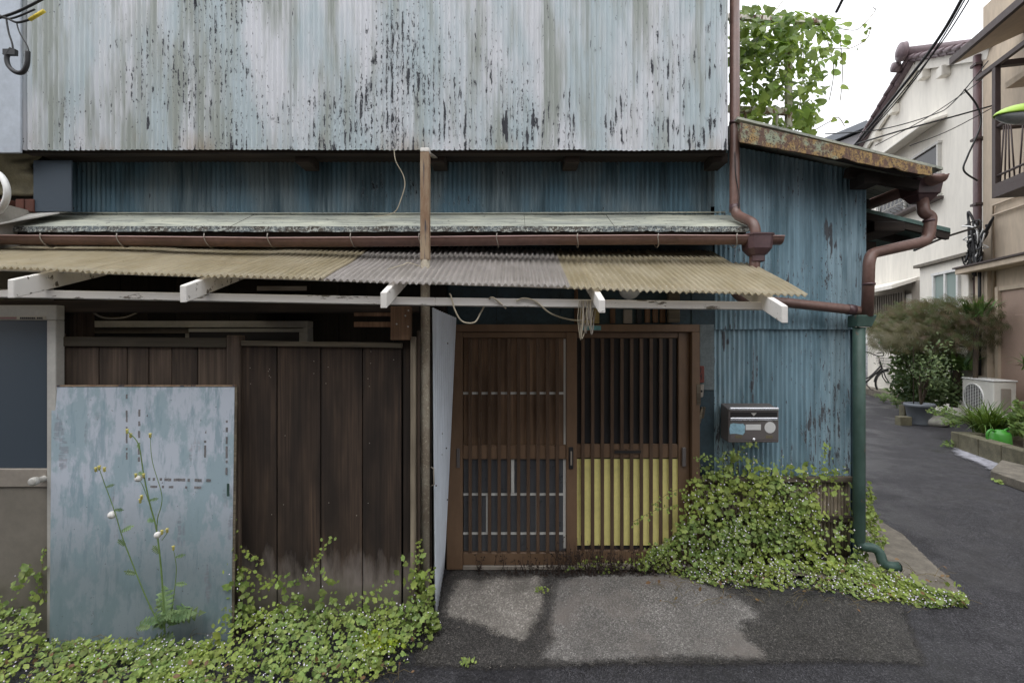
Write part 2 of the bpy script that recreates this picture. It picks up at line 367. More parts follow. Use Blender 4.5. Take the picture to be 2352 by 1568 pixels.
c = b.mix(b.ramp(f, (0.40, 0), (0.5, 1)), C(142, 150, 128), C(156, 128, 82)); c = b.mix(b.ramp(g, (0.45, 0), (0.55, 1)), c, C(100, 76, 64)); c = b.mix(b.ramp(b.noise(b.pos(), 110, 3, .6), (.55, 0), (.62, 1)), c, C(70, 58, 52))
b.bump(g, 0.5, 0.003); M['rust_trim'] = b.set(color=c, rough=0.8)
b = NB('peeling_panel_paint'); p = b.pos(); v1 = b.noise(b.pos((1, 1, 0.5)), 7, 6, 0.68); v2 = b.noise(b.pos((1, 1, 0.16)), 22, 5, 0.68)
z = b.xyz(p)[2]
c = b.mix(b.ramp(v1, (0.46, 0), (0.54, 1)), C(194, 202, 214), C(160, 180, 190))
c = b.mix(b.ramp(v2, (0.52, 0), (0.62, 0.8)), c, C(142, 164, 176))
low = b.rng(b.math('ADD', z, b.math('MULTIPLY', v1, 0.5)), 0.98, 0.5)
c = b.mix(b.math('MULTIPLY', low, 0.7), c, C(104, 122, 124))
st = b.math('MULTIPLY', b.ramp(b.noise(b.pos((3.5, 1, 0.8)), 3.2, 4, 0.6), (0.62, 0), (0.66, 1)), b.ramp(b.noise(b.pos((1, 1, 6)), 12, 3, .6), (.42, 0), (.5, 1)))
c = b.mix(b.math('MULTIPLY', st, 0.4), c, C(126, 116, 126))
sp = b.ramp(b.noise(p, 55, 4, 0.6), (0.69, 0), (0.72, 1)); c = b.mix(sp, c, C(92, 96, 102))
b.bump(b.math('ADD', v2, sp), 0.25, 0.002); M['panel'] = b.set(color=c, rough=0.5)
b = NB('green_pipe_paint'); f = b.noise(b.pos((1, 1, .6)), 9, 5, .65); g = b.noise(b.pos((1, 1, .4)), 14, 5, .65)
c = b.mix(b.ramp(f, (.35, 0), (.65, 1)), C(50, 74, 66), C(72, 96, 88)); c = b.mix(b.ramp(g, (.62, 0), (.68, 1)), c, C(120, 82, 68))
b.bump(g, .3, .002); M['green'] = b.set(color=c, rough=.55)
b = NB('lichened_roof_sheet'); f = b.noise(b.pos((.35, 1.4, 1)), 7, 6, .65); g = b.noise(b.pos((.7, 1, 1)), 42, 5, .7); h_ = b.noise(b.pos((.25, 2, 1)), 16, 5, .65)
c = b.mix(b.ramp(f, (.38, 0), (.6, 1)), C(186, 188, 172), C(150, 154, 146)); c = b.mix(b.ramp(h_, (.5, 0), (.68, 1)), c, C(120, 124, 116)); c = b.mix(b.ramp(g, (.6, 0), (.68, 1)), c, C(62, 64, 62))
b.bump(g, .6, .003); M['ledge'] = b.set(color=c, rough=.85)
b = NB('lichened_roof_lip'); f = b.noise(b.pos((.6, 1, 1)), 12, 6, .7); g = b.noise(b.pos(), 60, 4, .7)
c = b.mix(b.ramp(f, (.42, 0), (.58, 1)), C(112, 120, 122), C(84, 78, 70)); c = b.mix(b.ramp(g, (.5, 0), (.6, 1)), c, C(176, 180, 172)); c = b.mix(b.ramp(b.noise(b.pos(), 95, 3, .6), (.56, 0), (.62, 1)), c, C(44, 42, 40))
b.bump(g, .7, .003); M['ledge_lip'] = b.set(color=c, rough=.9)
M['plast_y'] = plastic_sheet('yellowed_corrugated_plastic', C(216, 206, 182), C(196, 184, 154), 0.42)
M['plast_g'] = plastic_sheet('grey_corrugated_plastic', C(212, 206, 202), C(194, 188, 182), 0.45)
M['road'] = asphalt('dark_asphalt', C(40, 39, 43), C(98, 97, 101), 0.42)
M['apron'] = asphalt('worn_apron_asphalt', C(47, 45, 44), C(120, 116, 112), 0.5, sc_=1.0)
M['concrete_l'] = asphalt('pale_worn_concrete', C(124, 119, 113), C(196, 190, 182), 0.75, patch=C(84, 80, 76), sc_=0.8)
M['concrete'] = plain('grey_concrete', C(116, 110, 100), 0.9, 0.35, 9, bump=0.5)
M['mossy'] = plain('mossy_concrete_block', C(104, 100, 82), 0.92, 0.35, 9, bump=0.6)
M['leaf'] = leafmat('toadflax_leaf', C(112, 138, 74), C(156, 174, 100), C(150, 168, 84), 0.22, 34)
M['leaf_y'] = leafmat('lime_leaf', C(150, 172, 56), C(176, 190, 70), None, 0.4, 30)
M['flower'] = plain('white_flower', C(226, 220, 234), 0.6, 0.05, 10)
M['stem'] = plain('thin_stem', C(118, 104, 72), 0.8, 0.2, 20)
M['stem_g'] = plain('green_stem', C(122, 148, 88), 0.7, 0.2, 20)
M['vine'] = leafmat('broad_vine_leaf', C(108, 136, 66), C(164, 186, 96), C(74, 102, 52), 0.5, 4)
M['fern'] = leafmat('fern_leaf', C(92, 118, 66), C(132, 154, 92), None, 0.3, 10)
M['bush'] = leafmat('dark_bush_leaf', C(78, 98, 64), C(126, 144, 98), C(60, 80, 52), 0.25, 8)
M['maple'] = leafmat('red_maple_leaf', C(122, 100, 88), C(88, 106, 68), C(118, 112, 92), 0.3, 8)
M['blade'] = leafmat('grass_blade', C(86, 116, 52), C(140, 160, 100), C(74, 104, 50), 0.3, 9)
M['palm'] = leafmat('glossy_sword_leaf', C(70, 110, 58), C(112, 146, 88), None, 0.2, 6)
M['bark'] = wood('bark', C(86, 74, 62), C(110, 98, 84), (1, 1, 0.2), 30, 0.95)
M['bamboo'] = wood('split_bamboo', C(150, 136, 116), C(186, 172, 150), (1, 1, 0.04), 20, 0.7)
def worn(name, mat, edge_noise=22, amt=.05, soft=.02):
    """let a worn sheet break up and thin out towards its edge (attribute 'edge' = distance inside its outline)"""
    m = mat.copy(); m.name = name; t = m.node_tree; out = t.nodes['Material Output']; src = out.inputs['Surface'].links[0].from_socket
    at = t.nodes.new('ShaderNodeAttribute'); at.attribute_name = 'edge'
    ge = t.nodes.new('ShaderNodeNewGeometry'); nz = t.nodes.new('ShaderNodeTexNoise'); nz.inputs['Scale'].default_value = edge_noise; nz.inputs['Detail'].default_value = 6; nz.inputs['Roughness'].default_value = .7
    t.links.new(ge.outputs['Position'], nz.inputs['Vector'])
    a = t.nodes.new('ShaderNodeMath'); a.operation = 'MULTIPLY_ADD'; t.links.new(nz.outputs['Fac'], a.inputs[0]); a.inputs[1].default_value = amt * 2; a.inputs[2].default_value = -amt
    b2 = t.nodes.new('ShaderNodeMath'); b2.operation = 'ADD'; t.links.new(a.outputs[0], b2.inputs[0]); t.links.new(at.outputs['Fac'], b2.inputs[1])
    r = t.nodes.new('ShaderNodeMapRange'); t.links.new(b2.outputs[0], r.inputs['Value']); r.inputs['From Min'].default_value = 0; r.inputs['From Max'].default_value = soft
    tr = t.nodes.new('ShaderNodeBsdfTransparent'); mx_ = t.nodes.new('ShaderNodeMixShader'); t.links.new(r.outputs['Result'], mx_.inputs[0]); t.links.new(tr.outputs[0], mx_.inputs[1]); t.links.new(src, mx_.inputs[2]); t.links.new(mx_.outputs[0], out.inputs['Surface'])
    return m
M['tile0'] = plain('grey_roof_tile', C(96, 98, 102), .6, .15, 8)
M['iron0'] = plain('dark_nail', C(50, 46, 46), .6, .1, 20)
# ------------------------------------------------------------------ ground
def gz(x, y):
    al = -0.05 + 0.027 * (y - 3)                          # the lane climbs gently away
    if y < 3: al = -0.05 - 0.05 * sm((3 - y) / 0.7)
    ho = -0.1 * sm((3.08 - y) / 0.55)
    t = sm((x - 2.35) / 0.6)
    return ho * (1 - t) + al * t if y < 3.2 else (0.0 * (1 - t) + al * t)
def G(px, py, dz=0.0):
    """where the ray through (px, py) meets the ground"""
    d = 3.0
    for _ in range(40):
        z = gz((px - 1176) / F * d, d) + dz; d += 0.7 * ((ZC - z) * F / (py - 784) - d)
    return Vector(((px - 1176) / F * d, d, gz((px - 1176) / F * d, d) + dz))
def axis(lo, a, b_, hi, step):
    out = []; v = a
    while v <= b_ + 1e-6: out.append(v); v += step
    s = step; v = a
    while v > lo: s *= 1.45; v -= s; out.insert(0, v)
    s = step; v = out[-1]
    while v < hi: s *= 1.45; v += s; out.append(v)
    return out
xs = axis(-160, -3.2, 7.0, 160, 0.1); ys = axis(-160, 1.9, 9.0, 260, 0.1)
vs = [(x, y, gz(x, min(max(y, -2), 16)) + 0.006 * mnoise.noise((x * 1.3, y * 1.3, 0))) for y in ys for x in xs]
nx = len(xs); g = MB().add(vs, [(j * nx + i, j * nx + i + 1, (j + 1) * nx + i + 1, (j + 1) * nx + i) for j in range(len(ys) - 1) for i in range(nx - 1)], True)
road = g.build('road', M['road']); tag(road, kind='structure')
def ground_patch(name, m, outline, lift, amt=.035, soft=.02, cell=.02, en=22):
    """a worn sheet a few millimetres over the ground; its edge attribute is the distance inside the outline"""
    pts = [Vector((p.x, p.y)) for p in (G(*q) for q in outline)]; n = len(pts)
    def sd_(q):
        ins = False; best = 9
        for i in range(n):
            a, b2 = pts[i], pts[(i + 1) % n]; e = b2 - a; t = max(0, min(1, (q - a).dot(e) / max(e.length_squared, 1e-9))); best = min(best, (q - a - e * t).length)
            if (a.y > q.y) != (b2.y > q.y) and q.x < (b2.x - a.x) * (q.y - a.y) / (b2.y - a.y) + a.x: ins = not ins
        return best if ins else -best
    pad = amt + .01; x0, x1 = min(p.x for p in pts) - pad, max(p.x for p in pts) + pad; y0, y1 = min(p.y for p in pts) - pad, max(p.y for p in pts) + pad
    nx_, ny_ = int((x1 - x0) / cell) + 1, int((y1 - y0) / cell) + 1; vs, ev, fs = [], [], []
    for j in range(ny_ + 1):
        for i in range(nx_ + 1):
            q = Vector((x0 + i * cell, y0 + j * cell)); vs.append((q.x, q.y, gz(q.x, q.y) + 0.006 * mnoise.noise((q.x * 1.3, q.y * 1.3, 0)) + lift)); ev.append(sd_(q))
    for j in range(ny_):
        for i in range(nx_):
            k = j * (nx_ + 1) + i; f = (k, k + 1, k + nx_ + 2, k + nx_ + 1)
            if max(ev[q] for q in f) > -amt: fs.append(f)
    me = bpy.data.meshes.new(name); me.from_pydata(vs, [], fs); me.attributes.new('edge', 'FLOAT', 'POINT').data.foreach_set('value', ev)
    me.materials.append(worn('worn_' + m.name, m, en, amt, soft))
    for p in me.polygons: p.use_smooth = True
    ob = bpy.data.objects.new(name, me); col.objects.link(ob); ORG[ob] = Vector((0, 0, 0)); tag(ob, kind='structure'); return ob
ground_patch('worn_apron', M['apron'], [(1030, 1302), (1250, 1306), (1590, 1310), (1700, 1350), (1850, 1358), (2080, 1385), (2110, 1460), (2140, 1535), (1960, 1528), (1400, 1536), (1100, 1545), (940, 1535), (960, 1440), (1000, 1370)], 0.006, .04, .05)
ground_patch('pale_concrete_apron', M['concrete_l'], [(1045, 1330), (1250, 1318), (1255, 1400), (1235, 1450), (1205, 1483), (1130, 1462), (1090, 1440), (1010, 1425), (1020, 1380)], 0.010, .05, .05)
M['apron2'] = asphalt('grey_worn_apron_concrete', C(100, 97, 94), C(182, 178, 174), 0.65, patch=C(122, 115, 110), sc_=1.0)
ground_patch('grey_concrete_apron', M['apron2'], [(1268, 1340), (1330, 1318), (1550, 1316), (1640, 1345), (1700, 1372), (1745, 1405), (1755, 1425), (1715, 1440), (1722, 1465), (1775, 1510), (1760, 1522), (1560, 1518), (1330, 1534), (1230, 1520), (1240, 1500), (1262, 1470), (1250, 1450)], 0.012, .05, .05)
ground_patch('foundation_strip', M['concrete'], [(1985, 1130), (2010, 1195), (2075, 1235), (2135, 1295), (2190, 1345), (2215, 1384), (2110, 1378), (1940, 1345), (1600, 1312), (1600, 1296)], 0.03, .02, .01)
ground_patch('mortar_skirt', plain('white_stained_mortar', C(150, 150, 158), 0.85, 0.5, 14, bump=0.5), [(2185, 1028), (2215, 1022), (2300, 1050), (2352, 1075), (2352, 1092), (2280, 1084), (2235, 1062), (2190, 1045)], 0.012, .09, .08, .03, 9)
# ------------------------------------------------------------------ unseen house added across the street, behind the viewer, to shade the facade
oh = thing('added_opposite_house', 'plain brown boarded house across the street from the corrugated house', 'house', (-2.2, -2.4, -.1))
om = wood('brown_house_boards', C(104, 94, 84), C(126, 114, 102), (.05, 1, 1), 14, .9)
BX(-8, 3.4, -7, -2.4, -.15, 5.4).build('wall', om, oh)
for k in range(3): BX(-6.5 + k * 3.2, -4.9 + k * 3.2, -2.405, -2.36, 3.3, 4.5).build('window', M['glass_dark'], oh)
BX(-1.2, .6, -2.405, -2.36, -.12, 1.9).build('door', M['door'], oh)
MB().prism([(-8.3, -1.9, 5.35), (3.7, -1.9, 5.35), (3.7, -4.7, 6.5), (-8.3, -4.7, 6.5)], (0, 0, .08)).build('roof', M['tile0'], oh)
MB().prism([(-8.3, -7.5, 5.35), (3.7, -7.5, 5.35), (3.7, -4.702, 6.5), (-8.3, -4.702, 6.5)], (0, 0, .08)).build('roof', M['tile0'], oh)
# ------------------------------------------------------------------ corrugated sheet
def corr(x0, x1, z0, z1, y, pitch=PIT, amp=0.0058, rows=6, zt=None, zb=None, seg=8, warp=0.004):
    n = int((x1 - x0) / pitch * seg)
    def fn(u, v):
        x = x0 + (x1 - x0) * u; b0 = zb(x) if zb else z0; t0 = zt(x) if zt else z1
        z = b0 + (t0 - b0) * v
        return Vector((x, y - amp * math.cos(2 * math.pi * x / pitch) + warp * mnoise.noise((x * 1.1, z * 1.4, y)), z))
    return MB().grid(fn, n, rows)
YW, YU = 3.16, 2.93
house = thing('corrugated_iron_house', 'old two storey house clad in peeling pale blue corrugated iron', 'house', (0, YW, 0))
up = sub('upper_wall', house)
ed = [-3.0, -2.543, -1.947, -1.35, -0.753, -0.157, 0.4395, 1.036, 1.321]
for i in range(8):
    zb = PZ(345, YU) + random.uniform(-0.004, 0.004)
    corr(ed[i], ed[i + 1] + (0.012 if i < 7 else 0), zb, 4.7, YU - 0.0045 * (i % 2), rows=10, zb=lambda x, zb=zb: zb + 0.004 * mnoise.noise((x * 6, 3, 1))).build('metal_sheet', M['upper'], up)
lw = sub('lower_wall', house)
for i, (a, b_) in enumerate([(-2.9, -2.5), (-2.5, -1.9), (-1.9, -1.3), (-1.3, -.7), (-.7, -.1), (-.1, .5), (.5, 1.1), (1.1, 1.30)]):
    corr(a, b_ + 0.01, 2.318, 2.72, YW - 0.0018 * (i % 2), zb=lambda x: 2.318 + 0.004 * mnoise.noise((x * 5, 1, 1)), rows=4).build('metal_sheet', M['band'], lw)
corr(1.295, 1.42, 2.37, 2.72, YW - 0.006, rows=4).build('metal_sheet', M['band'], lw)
# the wing to the right of the entrance, one wall in two courses of sheets
ww = sub('wing_wall', house)
trim = lambda x: PZ(312, 3.0) + (PZ(398, 3.0) - PZ(312, 3.0)) * (x - 1.42) / (2.63 - 1.42)
zs = PZ(752, YW)
for i, (a, b_) in enumerate([(1.33, 1.72), (1.72, 2.02), (2.02, 2.325)]):
    corr(a, b_ + (0.01 if i < 2 else 0), zs - 0.012, 3, YW - 0.012 - 0.0018 * (i % 2), rows=10, zt=lambda x: trim(x) + 0.0, zb=lambda x: zs - 0.012 + 0.004 * mnoise.noise((x * 7, 0, 2))).build('metal_sheet', M['lower'], ww)
for i, (a, b_) in enumerate([(1.33, 1.70), (1.70, 1.99), (1.99, 2.245)]):
    corr(a, b_ + (0.01 if i < 2 else 0), 0.05, zs, YW + 0.007 - 0.0018 * (i % 2), rows=10).build('metal_sheet', M['lower'], ww)
BX(2.245, 2.318, YW - 0.003, YW + 0.03, 0.02, zs).build('corner_board', M['teal'], ww, bevel=0.003)
# solid bodies behind the cladding, so that nothing shines through
core = MB()
core.box(-7, 1.318, YU + 0.03, 8, 2.72, 4.7)
core.box(-7, 1.32, YW + 0.02, 8, 2.1, 2.72)
core.box(-3.4, 1.319, YW + 0.06, 8, -.1, 2.099)
core.box(1.32, 2.318, YW + 0.03, 7.0, 0.0, 2.55)
core.build('wall_core', M['darkwood'], house)
MB().prism([(1.372, 2.91, trim(1.35) + .05), (1.372, 7.1, trim(1.35) + .05), (2.62, 7.1, trim(2.62) - .012), (2.62, 2.91, trim(2.62) - .012)], (0, 0, 0.015)).build('wing_roof', M['ledge'], house)
MB().prism([(-3.2, 2.7, 4.72), (1.6, 2.7, 4.72), (1.6, 8.2, 5.7), (-3.2, 8.2, 5.7)], (0, 0, 0.06)).build('upper_roof', M['ledge'], house)
# rusted trim along the wing's sloping eave
n = 26; pts = []
for k in range(n + 1):
    t = k / n; x = PX(1699 + (2141 - 1699) * t, 2.89)
    pts.append((x, PZ(281 + (384 - 281) * t, 2.89)))
low_ = [(PX(1699 + 442 * k / n, 2.885), PZ(326 + (404 - 326) * k / n, 2.885) + 0.006 * mnoise.noise((k * .9, 4, 2)) + (0.012 if k in (14, 15, 21) else 0)) for k in range(n + 1)]
rt = MB()
rt.add([(x, 2.89, z) for x, z in pts] + [(x, 2.885, z) for x, z in low_] + [(x, 2.92, z + .004) for x, z in pts] + [(x, 2.895, z) for x, z in low_],
       [(i, i + 1, n + 2 + i, n + 1 + i) for i in range(n)] + [(2 * n + 2 + i, 3 * n + 3 + i, 3 * n + 4 + i, 2 * n + 3 + i) for i in range(n)] + [(i, 2 * n + 2 + i, 2 * n + 3 + i, i + 1) for i in range(n)] + [(n + 1 + i, n + 2 + i, 3 * n + 4 + i, 3 * n + 3 + i) for i in range(n)])
rt.build('rake_trim', M['rust_trim'], house)
MB().bar((1.42, 2.95, trim(1.42) - .01), (2.5, 2.95, trim(2.5) - .035), 0.05, 0.06).build('rake_rafter', M['beam'], house)
for y in (3.08, 3.5, 4.1):
    MB().bar((2.15, y, trim(2.15) - .06), (2.6, y, trim(2.6) - .06), 0.045, 0.06).build('eave_rafter', M['beam'], house)
BX(2.2, 2.3, 2.99, 3.12, trim(2.3) - .13, trim(2.3) - .06).build('eave_purlin', M['beam'], house)
# jetty: beam, soffit and joist ends under the upper storey
BX(-3.0, 1.318, YU + 0.02, YU + 0.065, PZ(345, YU) - 0.012, PZ(345, YU) + 0.07).build('jetty_beam', M['beam'], house)
BX(-3.0, 1.318, YU + 0.067, YW + .02, PZ(345, YU) + 0.012, PZ(345, YU) + 0.04).build('soffit_board', M['beam'], house)
for px in (710, 1010, 1310, 1640):
    x = PX(px, 3.1); BX(x - 0.045, x + 0.045, YU + .068, YW - .006, PZ(345, YU) - .05, PZ(345, YU) + .010).build('joist', M['beam'], house, bevel=.003)
# ledge roof over the ground floor
lr = sub('ledge_roof', house)
ZB, ZF = PZ(493, YW), PZ(520, 2.90)
cuts = [-3.35, -2.6, -1.7, -0.8, 0.08, 0.62, 1.05, 1.445]
for i in range(7):
    a, b_ = cuts[i], cuts[i + 1] - 0.002; m = MB(); nn = 12
    def fn(u, v, a=a, b_=b_):
        x = a + (b_ - a) * u
        if v < 0.8:
            t = v / 0.8; y = 2.9 + (YW - 2.9) * (1 - t); z = ZB + (ZF - ZB) * t
        else:
            t = (v - .8) / .2; y = 2.9 - 0.004 * t; z = ZF - 0.034 * t + (0.006 * mnoise.noise((x * 14, t, 3)) + .006 * mnoise.noise((x * 45, t, 3))) * t
        return Vector((x, y, z + 0.0015 * mnoise.noise((x * 4, y * 6, 5)) + 0.002 * (i % 2)))
    m.grid(lambda u, v: fn(u, v * .8), 16, 8, False); m.build('roof_sheet', M['ledge'], lr)
    MB().grid(lambda u, v: fn(u, .8 + .2 * v) + Vector((0, -.001, 0)), 40, 3, False).build('sheet_lip', M['ledge_lip'], lr)
BX(-3.35, 1.43, 2.925, 2.945, ZF - .10, ZF - .02).build('ledge_fascia', M['beam'], house)
MB().prism([(-3.35, 2.95, ZF - .045), (1.42, 2.95, ZF - .045), (1.42, YW, ZB - .03), (-3.35, YW, ZB - .03)], (0, 0, -.02)).build('ledge_soffit', M['beam'], house)
MB().tube([(-3.3, YW - .012, ZB + .008), (-.5, YW - .012, ZB + .004), (1.4, YW - .012, ZB + .012)], .006, 6).build('ledge_flashing', M['ledge'], house)
# left end: flat painted panel, blue board and loose sheet
BX(-7, -2.972, YU - .035, YU - .02, PZ(356, YU), 4.7).build('flat_wall_panel', plain('flat_blue_panel_paint', C(174, 182, 192), 0.5, 0.14, 4), house, bevel=.003)
# ground floor: back wall of the porch (dark boards), transom boards over the entrance
pw = sub('porch_wall', house)
x = -3.3; k = 0
while x < -0.52:
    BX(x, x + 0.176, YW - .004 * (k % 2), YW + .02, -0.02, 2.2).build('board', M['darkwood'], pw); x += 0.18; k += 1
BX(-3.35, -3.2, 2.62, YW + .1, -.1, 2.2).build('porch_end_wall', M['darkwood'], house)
BX(-7, -3.02, 2.52, YW + .3, -.12, 2.3).build('left_wall', plain('grey_mortar_wall', C(150, 146, 138), .9, .2, 4, bump=.4), house)
tb = sub('transom_wall', house)
for i, (a, b_) in enumerate([(-.52, -.1), (-.1, .32), (.32, .74), (.74, 1.33)]):
    BX(a, b_ - .003, YW - .004, YW + .02, 1.585, 2.2).build('board', M['teal'], tb)
zt_, zb_ = 1.60, 1.85
for px, wd, m, top in ((1324, 8, 'board', 2.0), (1408, 12, 'board', 1.76), (1443, 20, 'alu_d', 1.69), (1469, 12, 'dark', 1.76)):
    if wd: BX(PX(px, 3.13) - wd / 2 / F * 3.13, PX(px, 3.13) + wd / 2 / F * 3.13, YW - .022, YW - .005, zt_, top).build('batten', M[m], tb, bevel=.002)
BX(1.18, 1.33, YW - .012, YW + .02, 0.0, 1.98).build('door_jamb_board', M['teal'], house, bevel=.003)
BX(PX(1608, 3.14), PX(1640, 3.14), YW - .02, YW - .013, PZ(895, 3.14), PZ(745, 3.14)).build('jamb_flashing', plain('grey_flashing', C(104, 114, 116), .6, .3, 10), house)
BX(-.55, -.43, YW - .03, YW + .02, 0.0, 2.0).build('door_jamb_board', M['darkwood'], house)
# ------------------------------------------------------------------ entrance door
dr = sub('entrance_door', house)
D0 = 3.10
def dx(px): return PX(px, D0)
def dz(py): return PZ(py, D0)
def dbox(px0, px1, py1, py0, y0, y1): return BX(dx(px0), dx(px1), y0, y1, dz(py1), dz(py0))
B2 = 0.0025
dbox(1026, 1606, 762, 745, D0 - .01, D0 + .05).build('door_head', M['door'], dr, bevel=B2)
dbox(1026, 1063, 1306, 762.5, D0 - .012, D0 + .05).build('door_stile', M['door'], dr, bevel=B2)
dbox(1588, 1606, 1306, 762.5, D0 - .012, D0 + .05).build('door_stile', M['door'], dr, bevel=B2)
dbox(1063.5, 1587.5, 1306, 1297, D0 - .016, D0 + .06).build('door_sill', M['alu_d'], dr, bevel=B2)
def leaf_panel(x0, x1, y, slats, left):
    dbox(x0, x1, 776, 763, y, y + .03).build('top_rail', M['door'], dr, bevel=B2)
    dbox(x0, x1, 1054, 1022, y + .004, y + .028).build('mid_rail', M['door'], dr, bevel=B2)
    dbox(x0, x1, 1296.5, 1268, y, y + .03).build('bottom_rail', M['door'], dr, bevel=B2)
    if left:
        dbox(1300.5, 1325, 1296, 763, y - .004, y + .03).build('meeting_stile', M['door'], dr, bevel=B2)
    else:
        dbox(1561.5, 1587, 1296, 763, y - .004, y + .03).build('door_stile', M['door'], dr, bevel=B2)
    up_m, lo_m = (M['woodpane'], M['tileglass']) if left else (M['glass_dark'], M['yellow'])
    dbox(x0 + 1, x1 - 1, 1021.5, 776.5, y + .020, y + .024).build('pane', up_m, dr)
    dbox(x0 + 1, x1 - 1, 1267.5, 1054.5, y + .020, y + .024).build('pane', M['glass_dark'] if not left else lo_m, dr)
    for px in slats:
        dbox(px - 3.9, px + 3.9, 1267, 777, y - .006, y + .006).build('slat', M['slat'], dr, bevel=.0015)
YL, YR = D0 - .004, D0 + .028
sl = [1080 + i * 22.2 for i in range(10)]
leaf_panel(1063.5, 1300, YL, sl, True)
sr = [1340 + i * 22.6 for i in range(10)]
leaf_panel(1326, 1561, YR, sr, False)
# yellow paper taped behind the right slats, and white tape on the left panes
dbox(1322, 1566, 1258, 1057, YR + .013, YR + .015).build('yellow_paper', M['yellow'], dr)
yt0, yt1 = YL + .0165, YL + .0185
for a, b_, y1, y0 in ((1063.5, 1300, 906, 900.5), (1063.5, 1300, 1139, 1133.5), (1063.5, 1300, 1229, 1223.5)):
    dbox(a, b_, y1, y0, yt0, yt1).build('tape', M['tape'], dr)
for a, b_, y1, y0 in ((1174, 1181, 1133, 1055), (1116, 1120, 1223, 1139.5), (1231, 1236, 1223, 1139.5), (1294, 1300, 1260, 1055), (1295, 1300, 1021, 778)):
    dbox(a, b_, y1, y0, yt0 - .001, yt1 - .0006).build('tape', M['tape'], dr)
# handles and the letter slot
dbox(1306, 1316, 1075, 1025, YL - .016, YL - .005).build('handle', M['black'], dr, bevel=.003)
dbox(1309, 1313, 1066, 1034, YL - .022, YL - .016).build('handle_grip', M['alu_d'], dr, bevel=.002)
dbox(1049, 1057, 1072, 1028, D0 - .02, D0 - .0125).build('handle', M['mailbox'], dr, bevel=.003)
dbox(1568, 1577, 1072, 1028, D0 - .004 + .01, D0 + .023).build('handle', M['mailbox'], dr, bevel=.003)
dbox(1410, 1477, 1044, 1033, YR - .0075, YR + .004).build('letter_slot', M['slat'], dr, bevel=.002)
dbox(1413, 1474, 1042, 1036, YR - .0088, YR - .0076).build('letter_slot_flap', M['dark'], dr)
# dead weeds along the door foot
m = MB(); random.seed(5)
for i in range(420):
    px = min(1570, max(1100, random.gauss(1360, 120))); h = random.uniform(.02, .17) * (1.3 if abs(px - 1370) < 90 else .8)
    x = PX(px, 3.05); y = random.uniform(3.0, 3.08); z0 = 0.0 if random.random() < .5 else random.uniform(0, .1)
    p = Vector((x, y, z0)); q = p + Vector((random.gauss(0, .02), random.uniform(-.03, .01), h * random.uniform(.4, 1)))
    m.tube([p, (p + q) / 2 + Vector((random.gauss(0, .01), 0, 0)), q], [.002, .0016, .0008], 3, False)
    for _ in range(2):
        c_ = p.lerp(q, random.random()); a = random.random() * 6.28; s_ = random.uniform(.006, .016)
        m.add([c_, c_ + Vector((math.cos(a) * s_, -.004, math.sin(a) * s_)), c_ + Vector((math.cos(a + 1) * s_, .004, math.sin(a + 1) * s_))], [(0, 1, 2)])
tag(m.build('dead_weeds', plain('dried_black_weed', C(58, 46, 40), .9, .3, 40)), 'matted dead dark weeds along the foot of the sliding door', 'weeds', kind='stuff')
# ------------------------------------------------------------------ left aluminium door and porch window (parts of the house)
sdr = sub('side_door', house); Y0 = 2.55
def sbox(px0, px1, py1, py0, y0, y1): return BX(PX(px0, Y0), PX(px1, Y0), y0, y1, PZ(py1, Y0), PZ(py0, Y0))
sbox(-120, 133, 735, 701, Y0 - .01, Y0 + .04).build('door_head', M['alu'], sdr, bevel=.003)
sbox(112, 133, 1462, 735.5, Y0 - .012, Y0 + .04).build('door_stile', M['alu'], sdr, bevel=.003)
sbox(-120, 111.5, 1075, 736, Y0 + .006, Y0 + .012).build('pane', M['glass_blue'], sdr)
sbox(-120, 111.5, 1117, 1075.5, Y0 - .008, Y0 + .02).build('mid_rail', M['alu_d'], sdr, bevel=.003)
sbox(-120, 111.5, 1450, 1117.5, Y0 + .002, Y0 + .014).build('lower_panel', plain('bronze_door_sheet', C(128, 122, 112), .45, .12, 4, bump=.05), sdr)
sbox(-120, 111.5, 1462, 1450.5, Y0 - .006, Y0 + .02).build('door_sill', M['alu_d'], sdr)
kn = P(92, 1101, Y0 - .03)
m = MB().lathe([(.026, .02), (.027, .012), (.016, .006), (.014, -.03), (.021, -.036), (.023, -.05), (.021, -.062), (.012, -.065), (.0001, -.065)], (kn.x, Y0 - .012, kn.z), 16, 'y'); m.build('door_knob', M['alu'], sdr)
sbox(-4, 110, 734.5, 726, Y0 - .0125, Y0 - .0105).build('name_strip', plain('stained_white_strip', C(196, 190, 176), .6, .1, 20), sdr)
sbox(6, 44, 733, 728, Y0 - .0142, Y0 - .013).build('strip_emblem', plain('faded_red_print', C(150, 112, 112), .6, .1, 20), sdr)
m = MB(); xx = 52
for wl in (4, 5, 4, 5, 5, 4, 5, 4, 0, 5, 5, 4):
    if wl: m.box(PX(xx, Y0), PX(xx + wl - 1.2, Y0), Y0 - .0142, Y0 - .013, PZ(733, Y0), PZ(728.5, Y0))
    xx += wl or 2.5
m.build('strip_lettering', M['black'], sdr)
pwn = sub('porch_window', house); Y1 = 3.05
def wbox(px0, px1, py1, py0, y0, y1): return BX(PX(px0, Y1), PX(px1, Y1), y0, y1, PZ(py1, Y1), PZ(py0, Y1))
wbox(200, 706, 752, 737, Y1, Y1 + .09).build('window_head', M['alu'], pwn, bevel=.002)
wbox(696, 706, 900, 752.5, Y1, Y1 + .09).build('window_jamb', M['alu'], pwn, bevel=.002)
wbox(200, 430, 765, 753, Y1 + .03, Y1 + .05).build('sash_rail', M['alu_d'], pwn)
wbox(418, 430, 900, 765.5, Y1 + .03, Y1 + .05).build('sash_stile', M['alu'], pwn)
